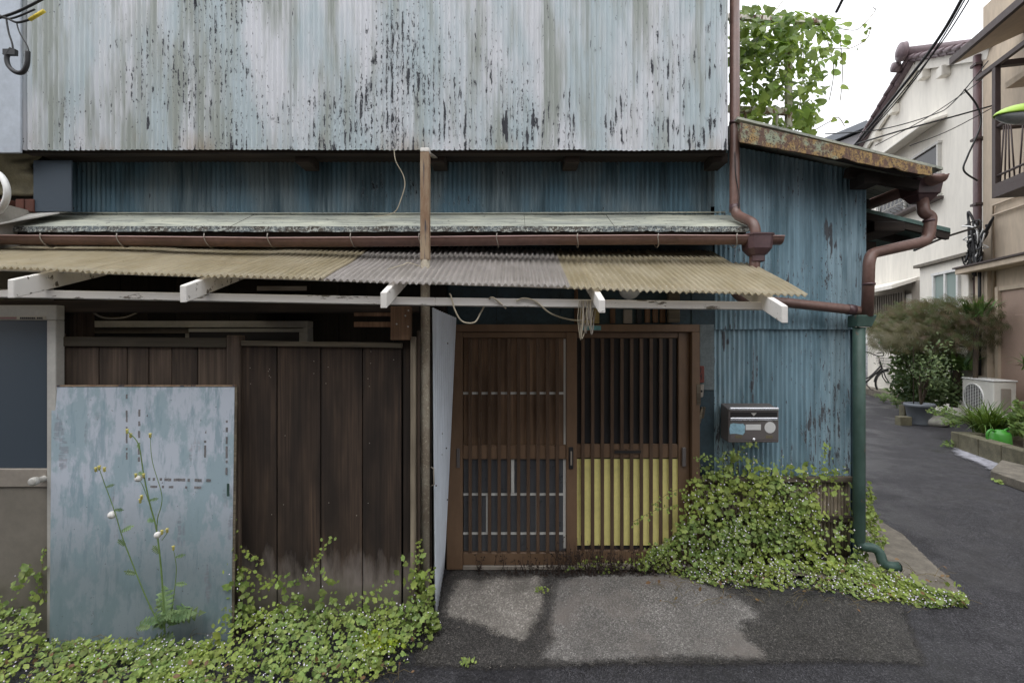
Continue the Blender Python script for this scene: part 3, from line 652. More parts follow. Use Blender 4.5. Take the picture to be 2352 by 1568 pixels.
wbox(431, 695, 762, 754, Y1 + .008, Y1 + .026).build('sash_rail', M['alu'], pwn)
wbox(686, 695, 900, 762.5, Y1 + .008, Y1 + .026).build('sash_stile', M['alu'], pwn)
wbox(200, 418, 900, 765, Y1 + .036, Y1 + .042).build('pane', M['glass_dark'], pwn)
wbox(431, 686, 900, 762, Y1 + .014, Y1 + .02).build('pane', M['glass_dark'], pwn)
MB().hexa([P(590, 668, 2.9), P(705, 668, 2.9), P(705, 668, 3.14), P(590, 668, 3.14), P(590, 657, 2.92), P(705, 657, 2.92), P(705, 657, 3.14), P(590, 657, 3.14)]).build('vent_hood', M['mailbox'], house, bevel=.003)
MB().hexa([P(590, 716, 2.9), P(705, 716, 2.9), P(705, 716, 3.14), P(590, 716, 3.14), P(590, 713, 2.9), P(705, 713, 2.9), P(705, 700, 3.14), P(590, 700, 3.14)]).build('vent_hood', M['mailbox'], house, bevel=.003)
# header beam and corner boards of the porch
MB().box(-3.2, PX(962, 2.62), 2.6, 2.66, PZ(718, 2.62), PZ(690, 2.62)).build('porch_beam', M['beam'], house, bevel=.004)
BX(PX(135, 2.68), PX(172, 2.68), 2.68, 2.72, -.1, PZ(690, 2.68)).build('porch_post', M['plank2'], house, bevel=.003)
BX(PX(173, 2.68), PX(204, 2.68), 2.69, 2.72, -.1, PZ(690, 2.68)).build('porch_post', M['plank2'], house, bevel=.003)
# side eave at the back of the wing
se = sub('side_eave', house); d = 3.45
a, b_ = P(1992, 472, d), P(2183, 524, d)
MB().hexa([a + Vector((-.1, 0, -.025)), b_ + Vector((0, 0, -.03)), b_ + Vector((0, 1.6, -.03)), a + Vector((-.1, 1.6, -.025)), a + Vector((-.1, 0, .0)), b_, b_ + Vector((0, 1.6, 0)), a + Vector((-.1, 1.6, 0))]).build('eave_sheet', plain('green_weathered_sheet', C(84, 108, 102), .8, .35, 12, bump=.4), se)
MB().bar(a + Vector((-.1, .02, -.05)), b_ + Vector((0, .02, -.055)), .03, .05).build('eave_fascia', M['beam'], se)
for y in (0.25, .7, 1.2):
    MB().bar(a + Vector((-.2, y, -.05)), b_ + Vector((-.08, y, -.05)), .05, .05).build('eave_rafter', M['beam'], se)
q = P(2035, 520, d); BX(q.x - .1, q.x + .12, d - .02, d + 1.4, q.z - .04, q.z + .03).build('eave_beam', M['beam'], se, bevel=.004)
q = P(2010, 500, d); BX(2.3, q.x + .05, d + .03, d + .12, q.z - .05, q.z + .03).build('eave_beam', M['beam'], se, bevel=.004)
BX(2.319, PX(2050, d), d + .15, d + .22, PZ(575, d), PZ(545, d)).build('eave_beam', M['beam'], se, bevel=.004)
BX(2.318, 2.34, 3.2, 7.0, 0.0, 2.5).build('lane_wall', M['darkwood'], house)
# ------------------------------------------------------------------ entrance canopy
cy0, cy1 = 2.31, 3.15
def cz(x, y):
    t = (y - cy0) / (cy1 - cy0)
    f0 = 1.759 - 0.034 * (x + .37); b0 = 2.095 - 0.014 * (x + .37)
    return f0 + (b0 - f0) * t + 0.006 * math.sin(t * math.pi * 3) * 0.5
can = thing('plastic_canopy', 'long sloping canopy of yellowed and grey corrugated plastic on white rafters', 'canopy', (-.4, 2.7, 1.7))
cx = [-3.35, -2.72, -2.077, -1.405, -0.9345, -0.39, 0.258, 0.834, 1.409]
cm = 'yyyyggyy'
for i in range(8):
    a, b_ = cx[i], cx[i + 1] + 0.022; n = int((b_ - a) / PIT * 8); off = 0.004 * (i % 2)
    yf = cy0 + random.uniform(-.008, .008)
    def fn(u, v, a=a, b_=b_, off=off, yf=yf, i=i):
        x = a + (b_ - a) * u; y1 = cy1
        if i == 7 and x > 1.30: y1 = 2.86
        y = yf + (y1 - yf) * v
        return Vector((x, y, cz(x, y) + off + 0.0075 * math.cos(2 * math.pi * x / PIT) + 0.005 * mnoise.noise((x * 2, y * 2, 4))))
    MB().grid(fn, n, 10).build('plastic_sheet', M['plast_' + cm[i]], can, solid=0.0016)
RX = [(-2.304, 637, 685), (-1.512, 648, 695), (-.59, 655, 708), (.414, 677, 719), (1.254, 695, 742)]
for x, ya, yb in RX:
    y0 = 2.2; zb = PZ(yb, y0); zt = zb + .098; s_ = .40; y1 = 3.14
    # plumb-cut end, top follows the sheet
    t1 = cz(x, y1) - .022; tt = min(zt, cz(x, cy0) - .015 - .4 * .11)
    MB().hexa([(x - .015, y0, zb), (x + .015, y0, zb), (x + .015, y1, t1 - .09), (x - .015, y1, t1 - .09), (x - .015, y0, tt), (x + .015, y0, tt), (x + .015, y1, t1), (x - .015, y1, t1)]).build('rafter', M['white_wood'], can, bevel=.003)
for y in (2.43, 2.62, 2.84):
    MB().bar((-3.3, y, cz(-3.3, y) - .025), (1.36, y, cz(1.36, y) - .025), .03, .028).build('purlin', M['white_wood'], can)
yb = 2.40
m = MB(); pa = [(-3.3, PZ(672, yb) + .01), (PX(0, yb), PZ(674, yb)), (PX(1000, yb), PZ(693, yb)), (PX(1757, yb), PZ(703, yb))]
for (xa, za), (xb, zb) in zip(pa, pa[1:]): m.bar((xa, yb, za), (xb, yb, zb), .04, .040)
m.build('front_beam', M['white_wood'], can, bevel=.003)
# ------------------------------------------------------------------ gutters and pipes
gt = thing('rain_gutter', 'brown half round gutter running the length of the ledge roof', 'gutter', (-.8, 2.82, 2.05))
def half(path, r, n=10, th=0.003):
    m = MB()
    for rr in (r, r - th):
        vs = []
        for p in path:
            for k in range(n + 1):
                a = math.pi + math.pi * k / n; vs.append(Vector(p) + Vector((0, math.cos(a) * rr, math.sin(a) * rr)))
        m.add(vs, [(i * (n + 1) + k, i * (n + 1) + k + 1, (i + 1) * (n + 1) + k + 1, (i + 1) * (n + 1) + k) for i in range(len(path) - 1) for k in range(n)], True)
    return m
GY, GR = 2.80, .044
gp = [Vector((x, GY, PZ(542, 2.76) + zz)) for x, zz in ((-3.4, .006), (-2.4, -.002), (-1.4, -.012), (-.6, -.008), (.2, .0), (.9, .003), (1.57, .000))]
half(gp, GR).build('gutter_channel', M['brown'], gt)
m = MB()
for s_ in (-1, 1): m.tube([p + Vector((0, s_ * GR, 0)) for p in gp], .0045, 6)
m.build('gutter_lip', plain('pale_gutter_lip', C(170, 140, 134), .4, .1, 6), gt)
MB().add([(1.57, GY + math.cos(math.pi + math.pi * k / 10) * GR, gp[-1].z + math.sin(math.pi + math.pi * k / 10) * GR) for k in range(11)], [tuple(range(11))]).build('end_cap', M['brown2'], gt)
for px in (95, 270, 470, 615, 805, 962, 1140, 1325, 1510, 1690):
    x = PX(px, 2.76); z = gp[3].z
    MB().tube([(x + .012 * math.sin(k), GY + math.cos(-k) * .049, z + math.sin(-k) * .049) for k in [i * math.pi / 8 for i in range(9)]] + [(x + .004, GY - .05, z + .022)], .0032, 5).build('hanger', M['alu_d'], gt)
hp = thing('gutter_hopper', 'purple brown rainwater hopper at the right end of the ledge gutter', 'hopper', (1.43, 2.80, 1.95))
HX = 1.432; zt = PZ(536, 2.76); zb = PZ(590, 2.76)
prof = [(.082, zt), (.082, zt - .008), (.076, zt - .012), (.070, zt - .085), (.046, zt - .118), (.037, zt - .122), (.037, zt - .155), (.034, zt - .157)]
def sqring(r, z, k=0.42):
    o = []
    for i in range(16):
        a = 2 * math.pi * (i + .5) / 16; c_, s_ = math.cos(a), math.sin(a); q = (abs(c_) ** 5 + abs(s_) ** 5) ** (-1 / 5)
        o.append(Vector((HX + c_ * q * r, GY + s_ * q * r * .85, z)))
    return o
m = MB(); rings = [sqring(r, z) for r, z in prof]; inner = [sqring(.074, zt), sqring(.06, zt - .07)]
vs = [p for r_ in rings for p in r_]
m.add(vs, [(i * 16 + k, i * 16 + (k + 1) % 16, (i + 1) * 16 + (k + 1) % 16, (i + 1) * 16 + k) for i in range(len(rings) - 1) for k in range(16)])
m.build('hopper_box', M['brown2'], hp)
m = MB(); vs = [p for r_ in (rings[0], inner[0], inner[1]) for p in r_]
m.add(vs, [(i * 16 + k, i * 16 + (k + 1) % 16, (i + 1) * 16 + (k + 1) % 16, (i + 1) * 16 + k) for i in range(2) for k in range(16)] + [tuple(range(32, 48))])
m.build('hopper_rim', M['brown'], hp)
dp = thing('upper_downpipe', 'brown downpipe at the corner of the pale upper wall, elbowing into the hopper', 'downpipe', (1.39, 3.0, 2.2))
path = elbow([(1.385, 2.98, 4.7), (1.385, 2.98, PZ(490, 2.96)), (HX - .005, GY + .012, PZ(517, 2.85)), (HX - .005, GY, zt - .05)], .06)
MB().tube(path, .0295, 16).build('pipe', M['brown'], dp)
MB().tube([(1.385, 2.98, PZ(486, 2.98)), (1.385, 2.98, PZ(470, 2.98))], .0315, 16).build('collar', M['brown2'], dp)
MB().tube([(1.385, 2.98, 2.83), (1.385, 2.98, 2.85)], .0325, 16).build('collar', M['brown2'], dp)
MB().tube(arc([(1.37, 2.945, PZ(350, 2.95)), (1.375, 2.945, PZ(400, 2.95)), (1.395, 2.944, PZ(450, 2.95)), (1.39, 2.945, PZ(484, 2.95))]), .003, 5).build('wire', M['black'], dp)
p2 = thing('lower_downpipe', 'brown pipe from the hopper under the canopy along the blue wing wall', 'downpipe', (1.8, 3.0, 1.6))
path = elbow([(HX - .01, GY, zt - .12), (HX - .01, GY + .02, 1.86), (HX - .02, 3.05, 1.81), (PX(1700, 3.06), 3.06, PZ(684, 3.06)), (PX(1965, 3.06), 3.06, PZ(712, 3.06)), (PX(1990, 3.06), 3.06, PZ(718, 3.06)), (PX(1990, 3.06), 3.06, PZ(735, 3.06))], .05)
MB().tube(path, .031, 14).build('pipe', M['brown'], p2)
MB().tube([(PX(1945, 3.06), 3.06, PZ(710, 3.06)), (PX(1962, 3.06), 3.06, PZ(712, 3.06))], .034, 14).build('collar', M['brown2'], p2)
gpz = thing('green_downpipe', 'green painted downpipe at the corner of the blue wing wall', 'downpipe', (2.21, 3.05, 0))
GX = PX(1973, 3.05); zt2 = PZ(724, 3.05)
path = elbow([(GX, 3.05, zt2 - .02), (GX, 3.05, PZ(1254, 3.05)), (GX + .085, 3.0, PZ(1258, 3.0)), (GX + .095, 2.97, PZ(1298, 2.97)), (GX + .175, 2.95, PZ(1301, 2.95))], .05, 8)
MB().tube(path[:1] + [path[0].lerp(path[1], .5)] + path[1:], [.035 if i < 3 else .028 for i in range(len(path) + 1)], 16).build('pipe', M['green'], gpz)
MB().lathe([(.0, -.003), (.030, -.002)], path[-1], 12, 'x').build('pipe_mouth', M['dark'], gpz)
MB().hexa([(GX - .04, 3.01, zt2 - .075), (GX + .055, 3.01, zt2 - .075), (GX + .055, 3.1, zt2 - .075), (GX - .04, 3.1, zt2 - .075), (GX - .04, 3.0, zt2), (GX + .082, 3.0, zt2), (GX + .082, 3.1, zt2), (GX - .04, 3.1, zt2)]).build('hopper_head', M['green'], gpz, bevel=.005)
MB().tube([(GX + .04, 3.05, PZ(752, 3.05)), (GX - .045, 3.02, PZ(751, 3.05)), (GX + .03, 3.0, PZ(752, 3.05))], .002, 4).build('tie_wire', M['alu_d'], gpz)
p3 = thing('lane_downpipe', 'brown downpipe cranked back from the lane eave to the green pipe', 'downpipe', (2.3, 3.05, 1.5))
hx = P(2118, 470, 3.12)
VX = PX(1996, 3.02)
path = elbow([hx + Vector((0, 0, .04)), P(2122, 490, 3.1), P(2139, 497, 3.1), P(2131, 553, 3.09), P(2002, 582, 3.04), (VX, 3.02, PZ(600, 3.02)), (VX - .004, 3.03, PZ(726, 3.02))], .05)
MB().tube(path, .034, 14).build('pipe', M['brown'], p3)
for py in (505, 530, 545): 
    MB().tube([P(2135 + (505 - py) * .05, py, 3.1), P(2135 + (505 - py) * .05, py + 5, 3.1)], .037, 14).build('collar', M['brown2'], p3)
MB().tube([(VX - .002, 3.02, PZ(655, 3.02)), (VX - .002, 3.02, PZ(650, 3.02))], .0365, 14).build('collar', M['brown2'], p3)
g2 = thing('lane_gutter', 'brown half round gutter with hopper under the rusty eave above the lane', 'gutter', (2.7, 3.2, 2.4))
ex = P(2160, 400, 3.0); rr = 0.052
m = MB(); N_ = 10; pth = [Vector((ex.x, 3.0, ex.z)), Vector((ex.x, 6.9, ex.z - .04))]
vs = []
for p in pth:
    for k in range(N_ + 1):
        a = math.pi + math.pi * k / N_; vs.append(p + Vector((math.cos(a) * rr, 0, math.sin(a) * rr)))
m.add(vs, [(k, k + 1, N_ + 2 + k, N_ + 1 + k) for k in range(N_)] + [tuple(range(N_ + 1))], True); m.build('gutter_channel', M['brown'], g2, solid=.003)
m = MB()
for s_ in (-1, 1): m.tube([pth[0] + Vector((s_ * rr, -.002, 0)), pth[1] + Vector((s_ * rr, 0, 0))], .005, 6)
m.build('gutter_lip', M['brown'], g2)
q0 = P(2120, 425, 3.12); 
def rct(z, hx_, hy_): return [Vector((q0.x - hx_, 3.14 - hy_, z)), Vector((q0.x + hx_, 3.14 - hy_, z)), Vector((q0.x + hx_, 3.14 + hy_, z)), Vector((q0.x - hx_, 3.14 + hy_, z))]
za, zb, zc_ = PZ(403, 3.1), PZ(447, 3.1), PZ(462, 3.1)
MB().hexa(rct(zb, .075, .07) + rct(za, .092, .085)).build('hopper_box', M['brown2'], g2, bevel=.006)
MB().hexa(rct(zc_, .04, .04) + rct(zb - .001, .068, .065)).build('hopper_funnel', M['brown2'], g2, bevel=.004)
# ------------------------------------------------------------------ things in front of the house
sp = thing('support_post', 'slim rusty tan post standing through the plastic canopy', 'post', (PX(977, 2.65), 2.65, -.1))
px_ = PX(977, 2.65)
BX(px_ - .0245, px_ + .0245, 2.626, 2.674, PZ(598, 2.65), PZ(352, 2.65)).build('upper_tube', M['rust_post'], sp, bevel=.003)
BX(px_ - .0245, px_ + .0245, 2.626, 2.674, PZ(351.7, 2.65), PZ(343, 2.65)).build('top_plate', M['white_wood'], sp, bevel=.003)
MB().bar((px_, 2.66, PZ(346, 2.65)), (px_, 2.99, PZ(346, 2.65) + .09), .03, .006).build('fixing_strap', M['alu_d'], sp)
MB().tube([(px_ - .003, 2.65, -.12), (px_, 2.65, PZ(597, 2.65))], .0255, 14).build('lower_pipe', M['pipe_grey'], sp)
MB().tube(arc([(px_ - .02, 2.62, PZ(612, 2.62)), (px_ - .08, 2.59, PZ(604, 2.6)), (px_ - .1, 2.55, PZ(608, 2.55)), (px_ - .17, 2.5, cz(px_ - .17, 2.5) + .012)]), .0025, 5).build('loose_wire', M['cable'], sp)
scn = thing('ribbed_side_screen', 'white ribbed plastic screen closing the left side of the entrance', 'screen', (-.45, 2.9, 0))
def fn(u, v):
    xt = -.447 + (.088) * u ** 1.5 + .01 * math.sin(u * 3); xb = -.43 - (.01) * u
    zt = PZ(706, 2.68) - .04 * u; z = .02 + (zt - .02) * v; zb0 = -.06 + .10 * u
    z = zb0 + (zt - zb0) * v
    return Vector((xb + (xt - xb) * v ** .9 + .008 * math.sin(u * 2 * math.pi * 11), 2.685 + .39 * u, z))
MB().grid(fn, 170, 10).build('ribbed_sheet', M['screen'], scn, solid=.0015)
BX(-.475, -.452, 2.69, 2.71, -.08, 1.62).build('screen_stud', M['beam'], scn)
for k in range(14):
    u_, v_ = random.random(), .15 + .8 * random.random(); p_ = fn(u_, v_) + Vector((.003, 0, 0))
    MB().lathe([(.0001, .004), (.004, .003), (.005, -.003)], p_, 6, 'x').build('nail_head', M['iron0'], scn)
m = MB().tube([P(990, 1072, 2.66), P(996, 1076, 2.65), P(997, 1112, 2.65), P(990, 1116, 2.66)], .004, 6); m.build('pull_handle', M['alu_d'], scn)
fen = thing('board_fence', 'dark brown board fence with posts and a top rail left of the entrance', 'fence', (-1.5, 2.6, -.1))
Yf = 2.6
def fx(px): return PX(px, Yf)
def fz(py): return PZ(py, Yf)
for a, b_ in ((142, 228), (229, 293), (294, 342), (343, 395), (396, 455), (456, 527)):
    BX(fx(a), fx(b_) - .0025, Yf - random.uniform(0, .004), Yf + .018, -.13, fz(797)).build('plank', M['plank2'], fen, bevel=.002)
for a, b_ in ((556, 637), (638, 737), (738, 833), (834, 923)):
    BX(fx(a), fx(b_) - .0035, Yf - random.uniform(0, .005), Yf + .018, -.13, fz(793)).build('plank', M['plank'], fen, bevel=.002)
BX(fx(926), fx(943), Yf, Yf + .02, -.13, fz(780)).build('plank', M['plank'], fen, bevel=.003)
BX(fx(122), fx(141), Yf - .02, Yf + .03, -.13, fz(765)).build('fence_post', M['plank2'], fen, bevel=.004)
BX(fx(526), fx(556), Yf - .025, Yf + .035, -.13, fz(770)).build('fence_post', M['plank2'], fen, bevel=.005)
MB().bar((fx(141.5), Yf - .004, fz(784)), (fx(525.5), Yf - .004, fz(787)), .03, .052).build('top_rail', M['rail'], fen, bevel=.003)
MB().bar((fx(556.5), Yf - .004, fz(788)), (fx(925), Yf - .004, fz(793)), .03, .028).build('top_rail', M['rail'], fen, bevel=.003)
for k in range(22):
    px, py = random.choice((575, 620, 655, 720, 750, 815, 850, 905)) + random.uniform(-6, 6), random.choice((830, 1000, 1165, 870)) + random.uniform(-25, 25)
    MB().lathe([(.0001, -.002), (.002, -.001), (.0024, .003)], P(px, py, Yf - .005), 6, 'y').build('nail_head', M['alu_d'], fen)
BX(fx(945), fx(957), Yf - .03, Yf + .0, -.13, fz(773)).build('end_stick', M['bamboo'], fen, bevel=.004)
BX(fx(958), fx(965), Yf - .01, Yf + .01, -.13, fz(760)).build('end_stick', M['plank2'], fen, bevel=.003)
mp = thing('leaning_metal_panel', 'pale blue painted sheet metal panel with scuffs leaning on the fence', 'panel', (-2.0, 2.5, -.1))
a0, a1 = PX(117, 2.48), PX(534, 2.5); t0, t1 = PX(120, 2.55), PX(541, 2.56)
z0, z1 = -.10, PZ(887, 2.55)
MB().hexa([(a0, 2.47, z0), (a1, 2.485, z0), (a1, 2.497, z0), (a0, 2.482, z0), (t0, 2.545, z1), (t1, 2.55, z1), (t1, 2.562, z1), (t0, 2.557, z1)]).build('sheet', M['panel'], mp, bevel=.002)
MB().bar((t0 - .003, 2.551, z1 + .003), (t1 + .003, 2.556, z1 + .003), .018, .007).build('top_trim', M['rust_post'], mp)
MB().bar((a1 + .004, 2.492, z0), (t1 + .004, 2.556, z1 - .002), .007, .016, (1, 0, 0)).build('side_trim', M['rail'], mp)
MB().bar(P(524, 1110, 2.508), P(524, 1139, 2.507), .012, .003, (0, 1, 0)).build('edge_slot', M['green'], mp)
m = MB()
pn = Vector((0, -1.0, .056)).normalized()
def on_panel(px, py):
    dd_ = 2.5
    for _ in range(6): dd_ = 2.4705 + (PZ(py, dd_) + .1) / (z1 - z0) * .075 + .012 * (px - 117) / 417 * (1 if py > 1200 else .5)
    return P(px, py, dd_ - .0012)
for a, b_, wd in (((340, 1100), (495, 1103), .017), ((345, 1117), (462, 1119), .014), ((291, 905), (291, 1055), .011), ((320, 940), (319, 1060), .014), ((472, 945), (471, 1050), .013), ((521, 965), (520, 1095), .012)):
    A_, B_ = on_panel(*a), on_panel(*b_); t_ = (B_ - A_).normalized(); w_ = t_.cross(pn) * wd / 2; n_ = max(2, int((B_ - A_).length / .012))
    for k in range(n_):
        if mnoise.noise((a[0] * .1, k * .45, 3)) < -.08: continue
        p_, q_ = A_.lerp(B_, k / n_), A_.lerp(B_, (k + 1) / n_); m.add([p_ - w_ * (.7 + .3 * random.random()), q_ - w_ * (.7 + .3 * random.random()), q_ + w_ * (.7 + .3 * random.random()), p_ + w_ * (.7 + .3 * random.random())], [(0, 1, 2, 3)])
tag(m.build('tape_residue', plain('torn_tape_residue', C(122, 120, 122), .8, .4, 40, bump=.3, stretch=(1.6, 1, .3)), mp), kind='stuff')
wbk = thing('wooden_bracket', 'brown wooden block with nail heads and two slats beside the post', 'bracket', (PX(922, 2.58), 2.58, PZ(780, 2.58)))
BX(PX(899, 2.57), PX(944, 2.57), 2.55, 2.60, PZ(781, 2.57), PZ(704, 2.57)).build('block', M['board'], wbk, bevel=.003)
for y0, y1 in ((726, 712), (751, 739)): BX(PX(812, 2.6), PX(897, 2.6), 2.605, 2.63, PZ(y0, 2.6), PZ(y1, 2.6)).build('slat', M['board'], wbk, bevel=.002)
for px, py in ((938, 713), (931, 725), (911, 744), (937, 750)):
    MB().lathe([(.0001, -.002), (.0045, -.0012), (.0048, .003)], P(px, py, 2.549), 8, 'y').build('nail_head', M['alu'], wbk)
# mailbox on the wing wall
mb = thing('wall_mailbox', 'brown steel mailbox with a white round sticker on the blue wall', 'mailbox', (PX(1730, 3.07), 3.1, PZ(1015, 3.07)))
bf = 3.035
def bx(px): return PX(px, bf)
def bz(py): return PZ(py, bf)
x0, x1, zt, zb = bx(1673), bx(1789), bz(940), bz(1016)
MB().prism([(x0, bf, zb), (x0, 3.148, zb + .008), (x0, 3.148, zt + .026), (x0, bf, zt)], (x1 - x0, 0, 0)).build('body', M['mailbox'], mb, bevel=.004)
BX(x0 + .004, x1 - .004, bf - .012, bf - .0005, bz(937) - .012, bz(937) + .005).build('lid_edge', M['steel'], mb, bevel=.004)
BX(x0 + .012, x1 - .012, bf - .0015, bf - .0003, bz(958), bz(946)).build('mail_slot', M['dark'], mb)
BX(x0 + .010, x1 - .010, bf - .008, bf - .0004, bz(965.5), bz(958.5)).build('slot_lip', M['steel'], mb, bevel=.003)
BX(x0 + .010, x1 - .010, bf - .003, bf - .0004, bz(1010), bz(966)).build('front_flap', M['mailbox'], mb, bevel=.002)
tri = bx(1731); MB().prism([(tri - .018, bf - .0016, bz(948)), (tri + .018, bf - .0016, bz(948)), (tri, bf - .0016, bz(955))], (0, -.0008, 0)).build('arrow_mark', M['alu'], mb)
MB().prism([(bx(1768) + .035 * math.cos(a), bf - .0032, bz(981) + .036 * math.sin(a)) for a in [i * math.pi / 14 for i in range(28)]], (0, -.0008, 0)).build('round_sticker', M['white_plastic'], mb)
BX(bx(1712), bx(1747), bf - .0045, bf - .0032, bz(987), bz(974)).build('name_card', M['white_plastic'], mb, bevel=.001)
MB().prism([(bx(a), bf - .0032, bz(b_)) for a, b_ in ((1676, 996), (1675, 985), (1677, 973), (1684, 971), (1700, 973), (1706, 972), (1711, 978), (1710, 992), (1706, 998), (1690, 995))], (0, -.0008, 0)).build('torn_sticker', plain('torn_blue_sticker', C(150, 190, 206), .5, .25, 30), mb)
for px in (1696, 1766): BX(bx(px - 8), bx(px + 8), bf - .0042, bf - .0031, bz(1006), bz(999)).build('view_hole', plain('brass_view_hole', C(110, 102, 78), .5, .2, 30), mb, bevel=.001)
MB().lathe([(.0001, -.014), (.006, -.013), (.0065, -.004), (.012, -.003)], (bx(1731), bf - .001, bz(1009)), 10, 'y').build('latch', M['steel'], mb)
# small fittings beside the door
pl = thing('red_name_plate', 'narrow dark red plate with brushed characters beside the door', 'plate', (PX(1608, 3.14), 3.14, PZ(878, 3.14)))
BX(PX(1599, 3.14), PX(1616, 3.14), 3.128, 3.146, PZ(878, 3.14), PZ(840, 3.14)).build('board', plain('dark_red_lacquer', C(112, 56, 46), .5, .3, 40), pl, bevel=.002)
m = MB()
for dx_, y0, y1, tl in ((-2, 848, 862, 1), (2, 845, 856, -1), (0, 862, 866, 3), (3, 858, 872, 0)):
    m.bar((PX(1608 + dx_, 3.127), 3.127, PZ(y0, 3.127)), (PX(1608 + dx_ + tl, 3.127), 3.127, PZ(y1, 3.127)), .004, .0012, (0, 1, 0))
m.build('characters', M['black'], pl)
db = thing('door_chime_box', 'worn grey chime button box below the red plate', 'doorbell', (PX(1612, 3.13), 3.13, PZ(912, 3.13)))
MB().hexa([P(1604, 914, 3.11), P(1615, 911, 3.11), P(1615, 911, 3.146), P(1604, 914, 3.146), P(1606, 884, 3.115), P(1617, 882, 3.115), P(1617, 882, 3.146), P(1606, 884, 3.146)]).build('case', M['alu_d'], db, bevel=.003)
MB().lathe([(.0001, -.006), (.007, -.005), (.008, .002)], P(1611, 898, 3.112), 10, 'y').build('button', M['dark'], db)
BX(PX(1593, 3.14), PX(1602, 3.14), 3.085, 3.095, PZ(927, 3.14), PZ(880, 3.14)).build('side_strip', M['rail'], db)
hk = thing('broken_bracket', 'broken grey wooden prongs fixed to the wall beside the door', 'bracket', (PX(1607, 3.14), 3.14, PZ(970, 3.14)))
for a, b_ in (((1597, 933), (1602, 962)), ((1614, 934), (1605, 972)), ((1617, 934), (1613, 960))):
    MB().bar(P(*a, 3.135), P(*b_, 3.135), .012, .018).build('prong', M['rail'], hk, bevel=.002)
gl = thing('globe_lamp', 'white glass globe lamp hidden half behind the canopy edge', 'lamp', (PX(1445, 2.95), 2.98, PZ(680, 2.95)))
q = P(1446, 662, 2.92)
MB().lathe([(.0001, -.068)] + [(.068 * math.cos(t), .068 * math.sin(t)) for t in [R(-80 + 16 * i) for i in range(11)]], q, 18).build('globe', M['white_plastic'], gl)
MB().tube([q + Vector((0, 0, .06)), q + Vector((0, .05, .11)), (q.x, 3.15, q.z + .12)], .012, 8).build('arm', M['alu_d'], gl)
fr = thing('framed_plaque', 'small gold framed plaque above the door behind a tangle of cord', 'plaque', (PX(1353, 3.14), 3.14, PZ(742, 3.14)))
a0, a1, c0, c1 = PX(1331, 3.13), PX(1376, 3.13), PZ(743, 3.13), PZ(688, 3.13); gold = plain('gilt_frame', C(176, 158, 104), .5, .15, 20)
for bb in ((a0, a0 + .022, c0, c1), (a1 - .034, a1, c0, c1), (a0 + .0225, a1 - .0345, c0, c0 + .022), (a0 + .0225, a1 - .0345, c1 - .022, c1)): BX(bb[0], bb[1], 3.118, 3.145, bb[2], bb[3]).build('frame_bar', gold, fr, bevel=.003)
BX(a0 + .02, a1 - .03, 3.132, 3.138, c0 + .02, c1 - .02).build('picture', M['board'], fr)
for i, (px, wd, m_) in enumerate(((1487, 12, 'board'), (1505, 12, 'board'), (1522, 12, 'bamboo'))):
    pq = thing('hanging_charm_plaque', ['plain brown wooden tablet left of its pair above the door', 'darker brown wooden tablet in the middle above the door', 'outlined wooden tablet next to the pale board above the door'][i], 'tablet', (PX(px, 3.14), 3.14, PZ(742, 3.14)), group='wooden tablets above the door')
    BX(PX(px, 3.14) - wd / 2 / F * 3.1, PX(px, 3.14) + wd / 2 / F * 3.1, 3.135, 3.15, PZ(741, 3.14), PZ(690, 3.14)).build('tablet', M['board'], pq, bevel=.002)
bd = BX(PX(1534, 3.1), PX(1561, 3.1), 3.09, 3.125, PZ(741, 3.1), PZ(655, 3.1)).build('pale_board', M['rail'], bevel=.004); tag(bd, 'pale stained upright board at the right above the door', 'board')
# cords
def cord(name, label, pts, r, m, cat='cord', n=8, group=None):
    return tag(MB().tube(arc(pts, n), r, 6).build(name, m), label, cat, group)
cord('drooping_cord', 'cream cord drooping under the white beam right of the post', [P(1033, 675, 2.41), P(1036, 680, 2.37), P(1045, 712, 2.37), P(1062, 738, 2.38), P(1090, 740, 2.4), P(1104, 718, 2.42), P(1112, 704, 2.43), P(1128, 683, 2.37), P(1146, 694, 2.37), P(1162, 708, 2.4)], .0042, M['cable'])
cord('drooping_cord', 'cream cord sagging from the beam to the tangle at the middle of the door', [P(1186, 692, 2.37), P(1202, 685, 2.37), P(1230, 692, 2.37), P(1262, 718, 2.4), P(1300, 732, 2.5), P(1335, 735, 2.6), P(1346, 718, 2.6)], .0045, M['cable'])
cord('drooping_cord', 'thin cord slung between porch post and back wall', [P(208, 700, 2.66), P(212, 715, 2.66), P(240, 730, 2.7), P(290, 728, 2.8), P(340, 705, 2.95)], .005, M['alu_d'])
cord('hanging_wire', 'thin pale wire curling down from the upper wall left of the post', [P(905, 343, 2.9), P(909, 370, 2.9), P(925, 400, 2.92), P(930, 425, 2.92), P(922, 455, 2.92), P(910, 483, 2.92), P(890, 494, 2.95), P(860, 497, 3.0)], .0028, M['cable'], 'wire')
tg = thing('cord_tangle', 'tangle of pale cord and plastic strips hanging from the beam over the door', 'cord', (PX(1350, 2.45), 2.45, PZ(785, 2.45)))
random.seed(8)
for i in range(11):
    x = 1332 + i * 2.8 + random.uniform(-2, 2); L_ = random.uniform(45, 92)
    pts = [P(x, 690, 2.375), P(x + random.uniform(-5, 5), 690 + L_ * .5, 2.37), P(x + random.uniform(-6, 6), 690 + L_, 2.38), P(x + random.uniform(2, 12), 690 + L_ * .75, 2.39), P(x + 8, 690 + L_ * .3, 2.4)]
    MB().tube(arc(pts, 5), random.uniform(.0014, .003), 5).build('strand', M['alu_d'] if i % 3 else M['cable'], tg)
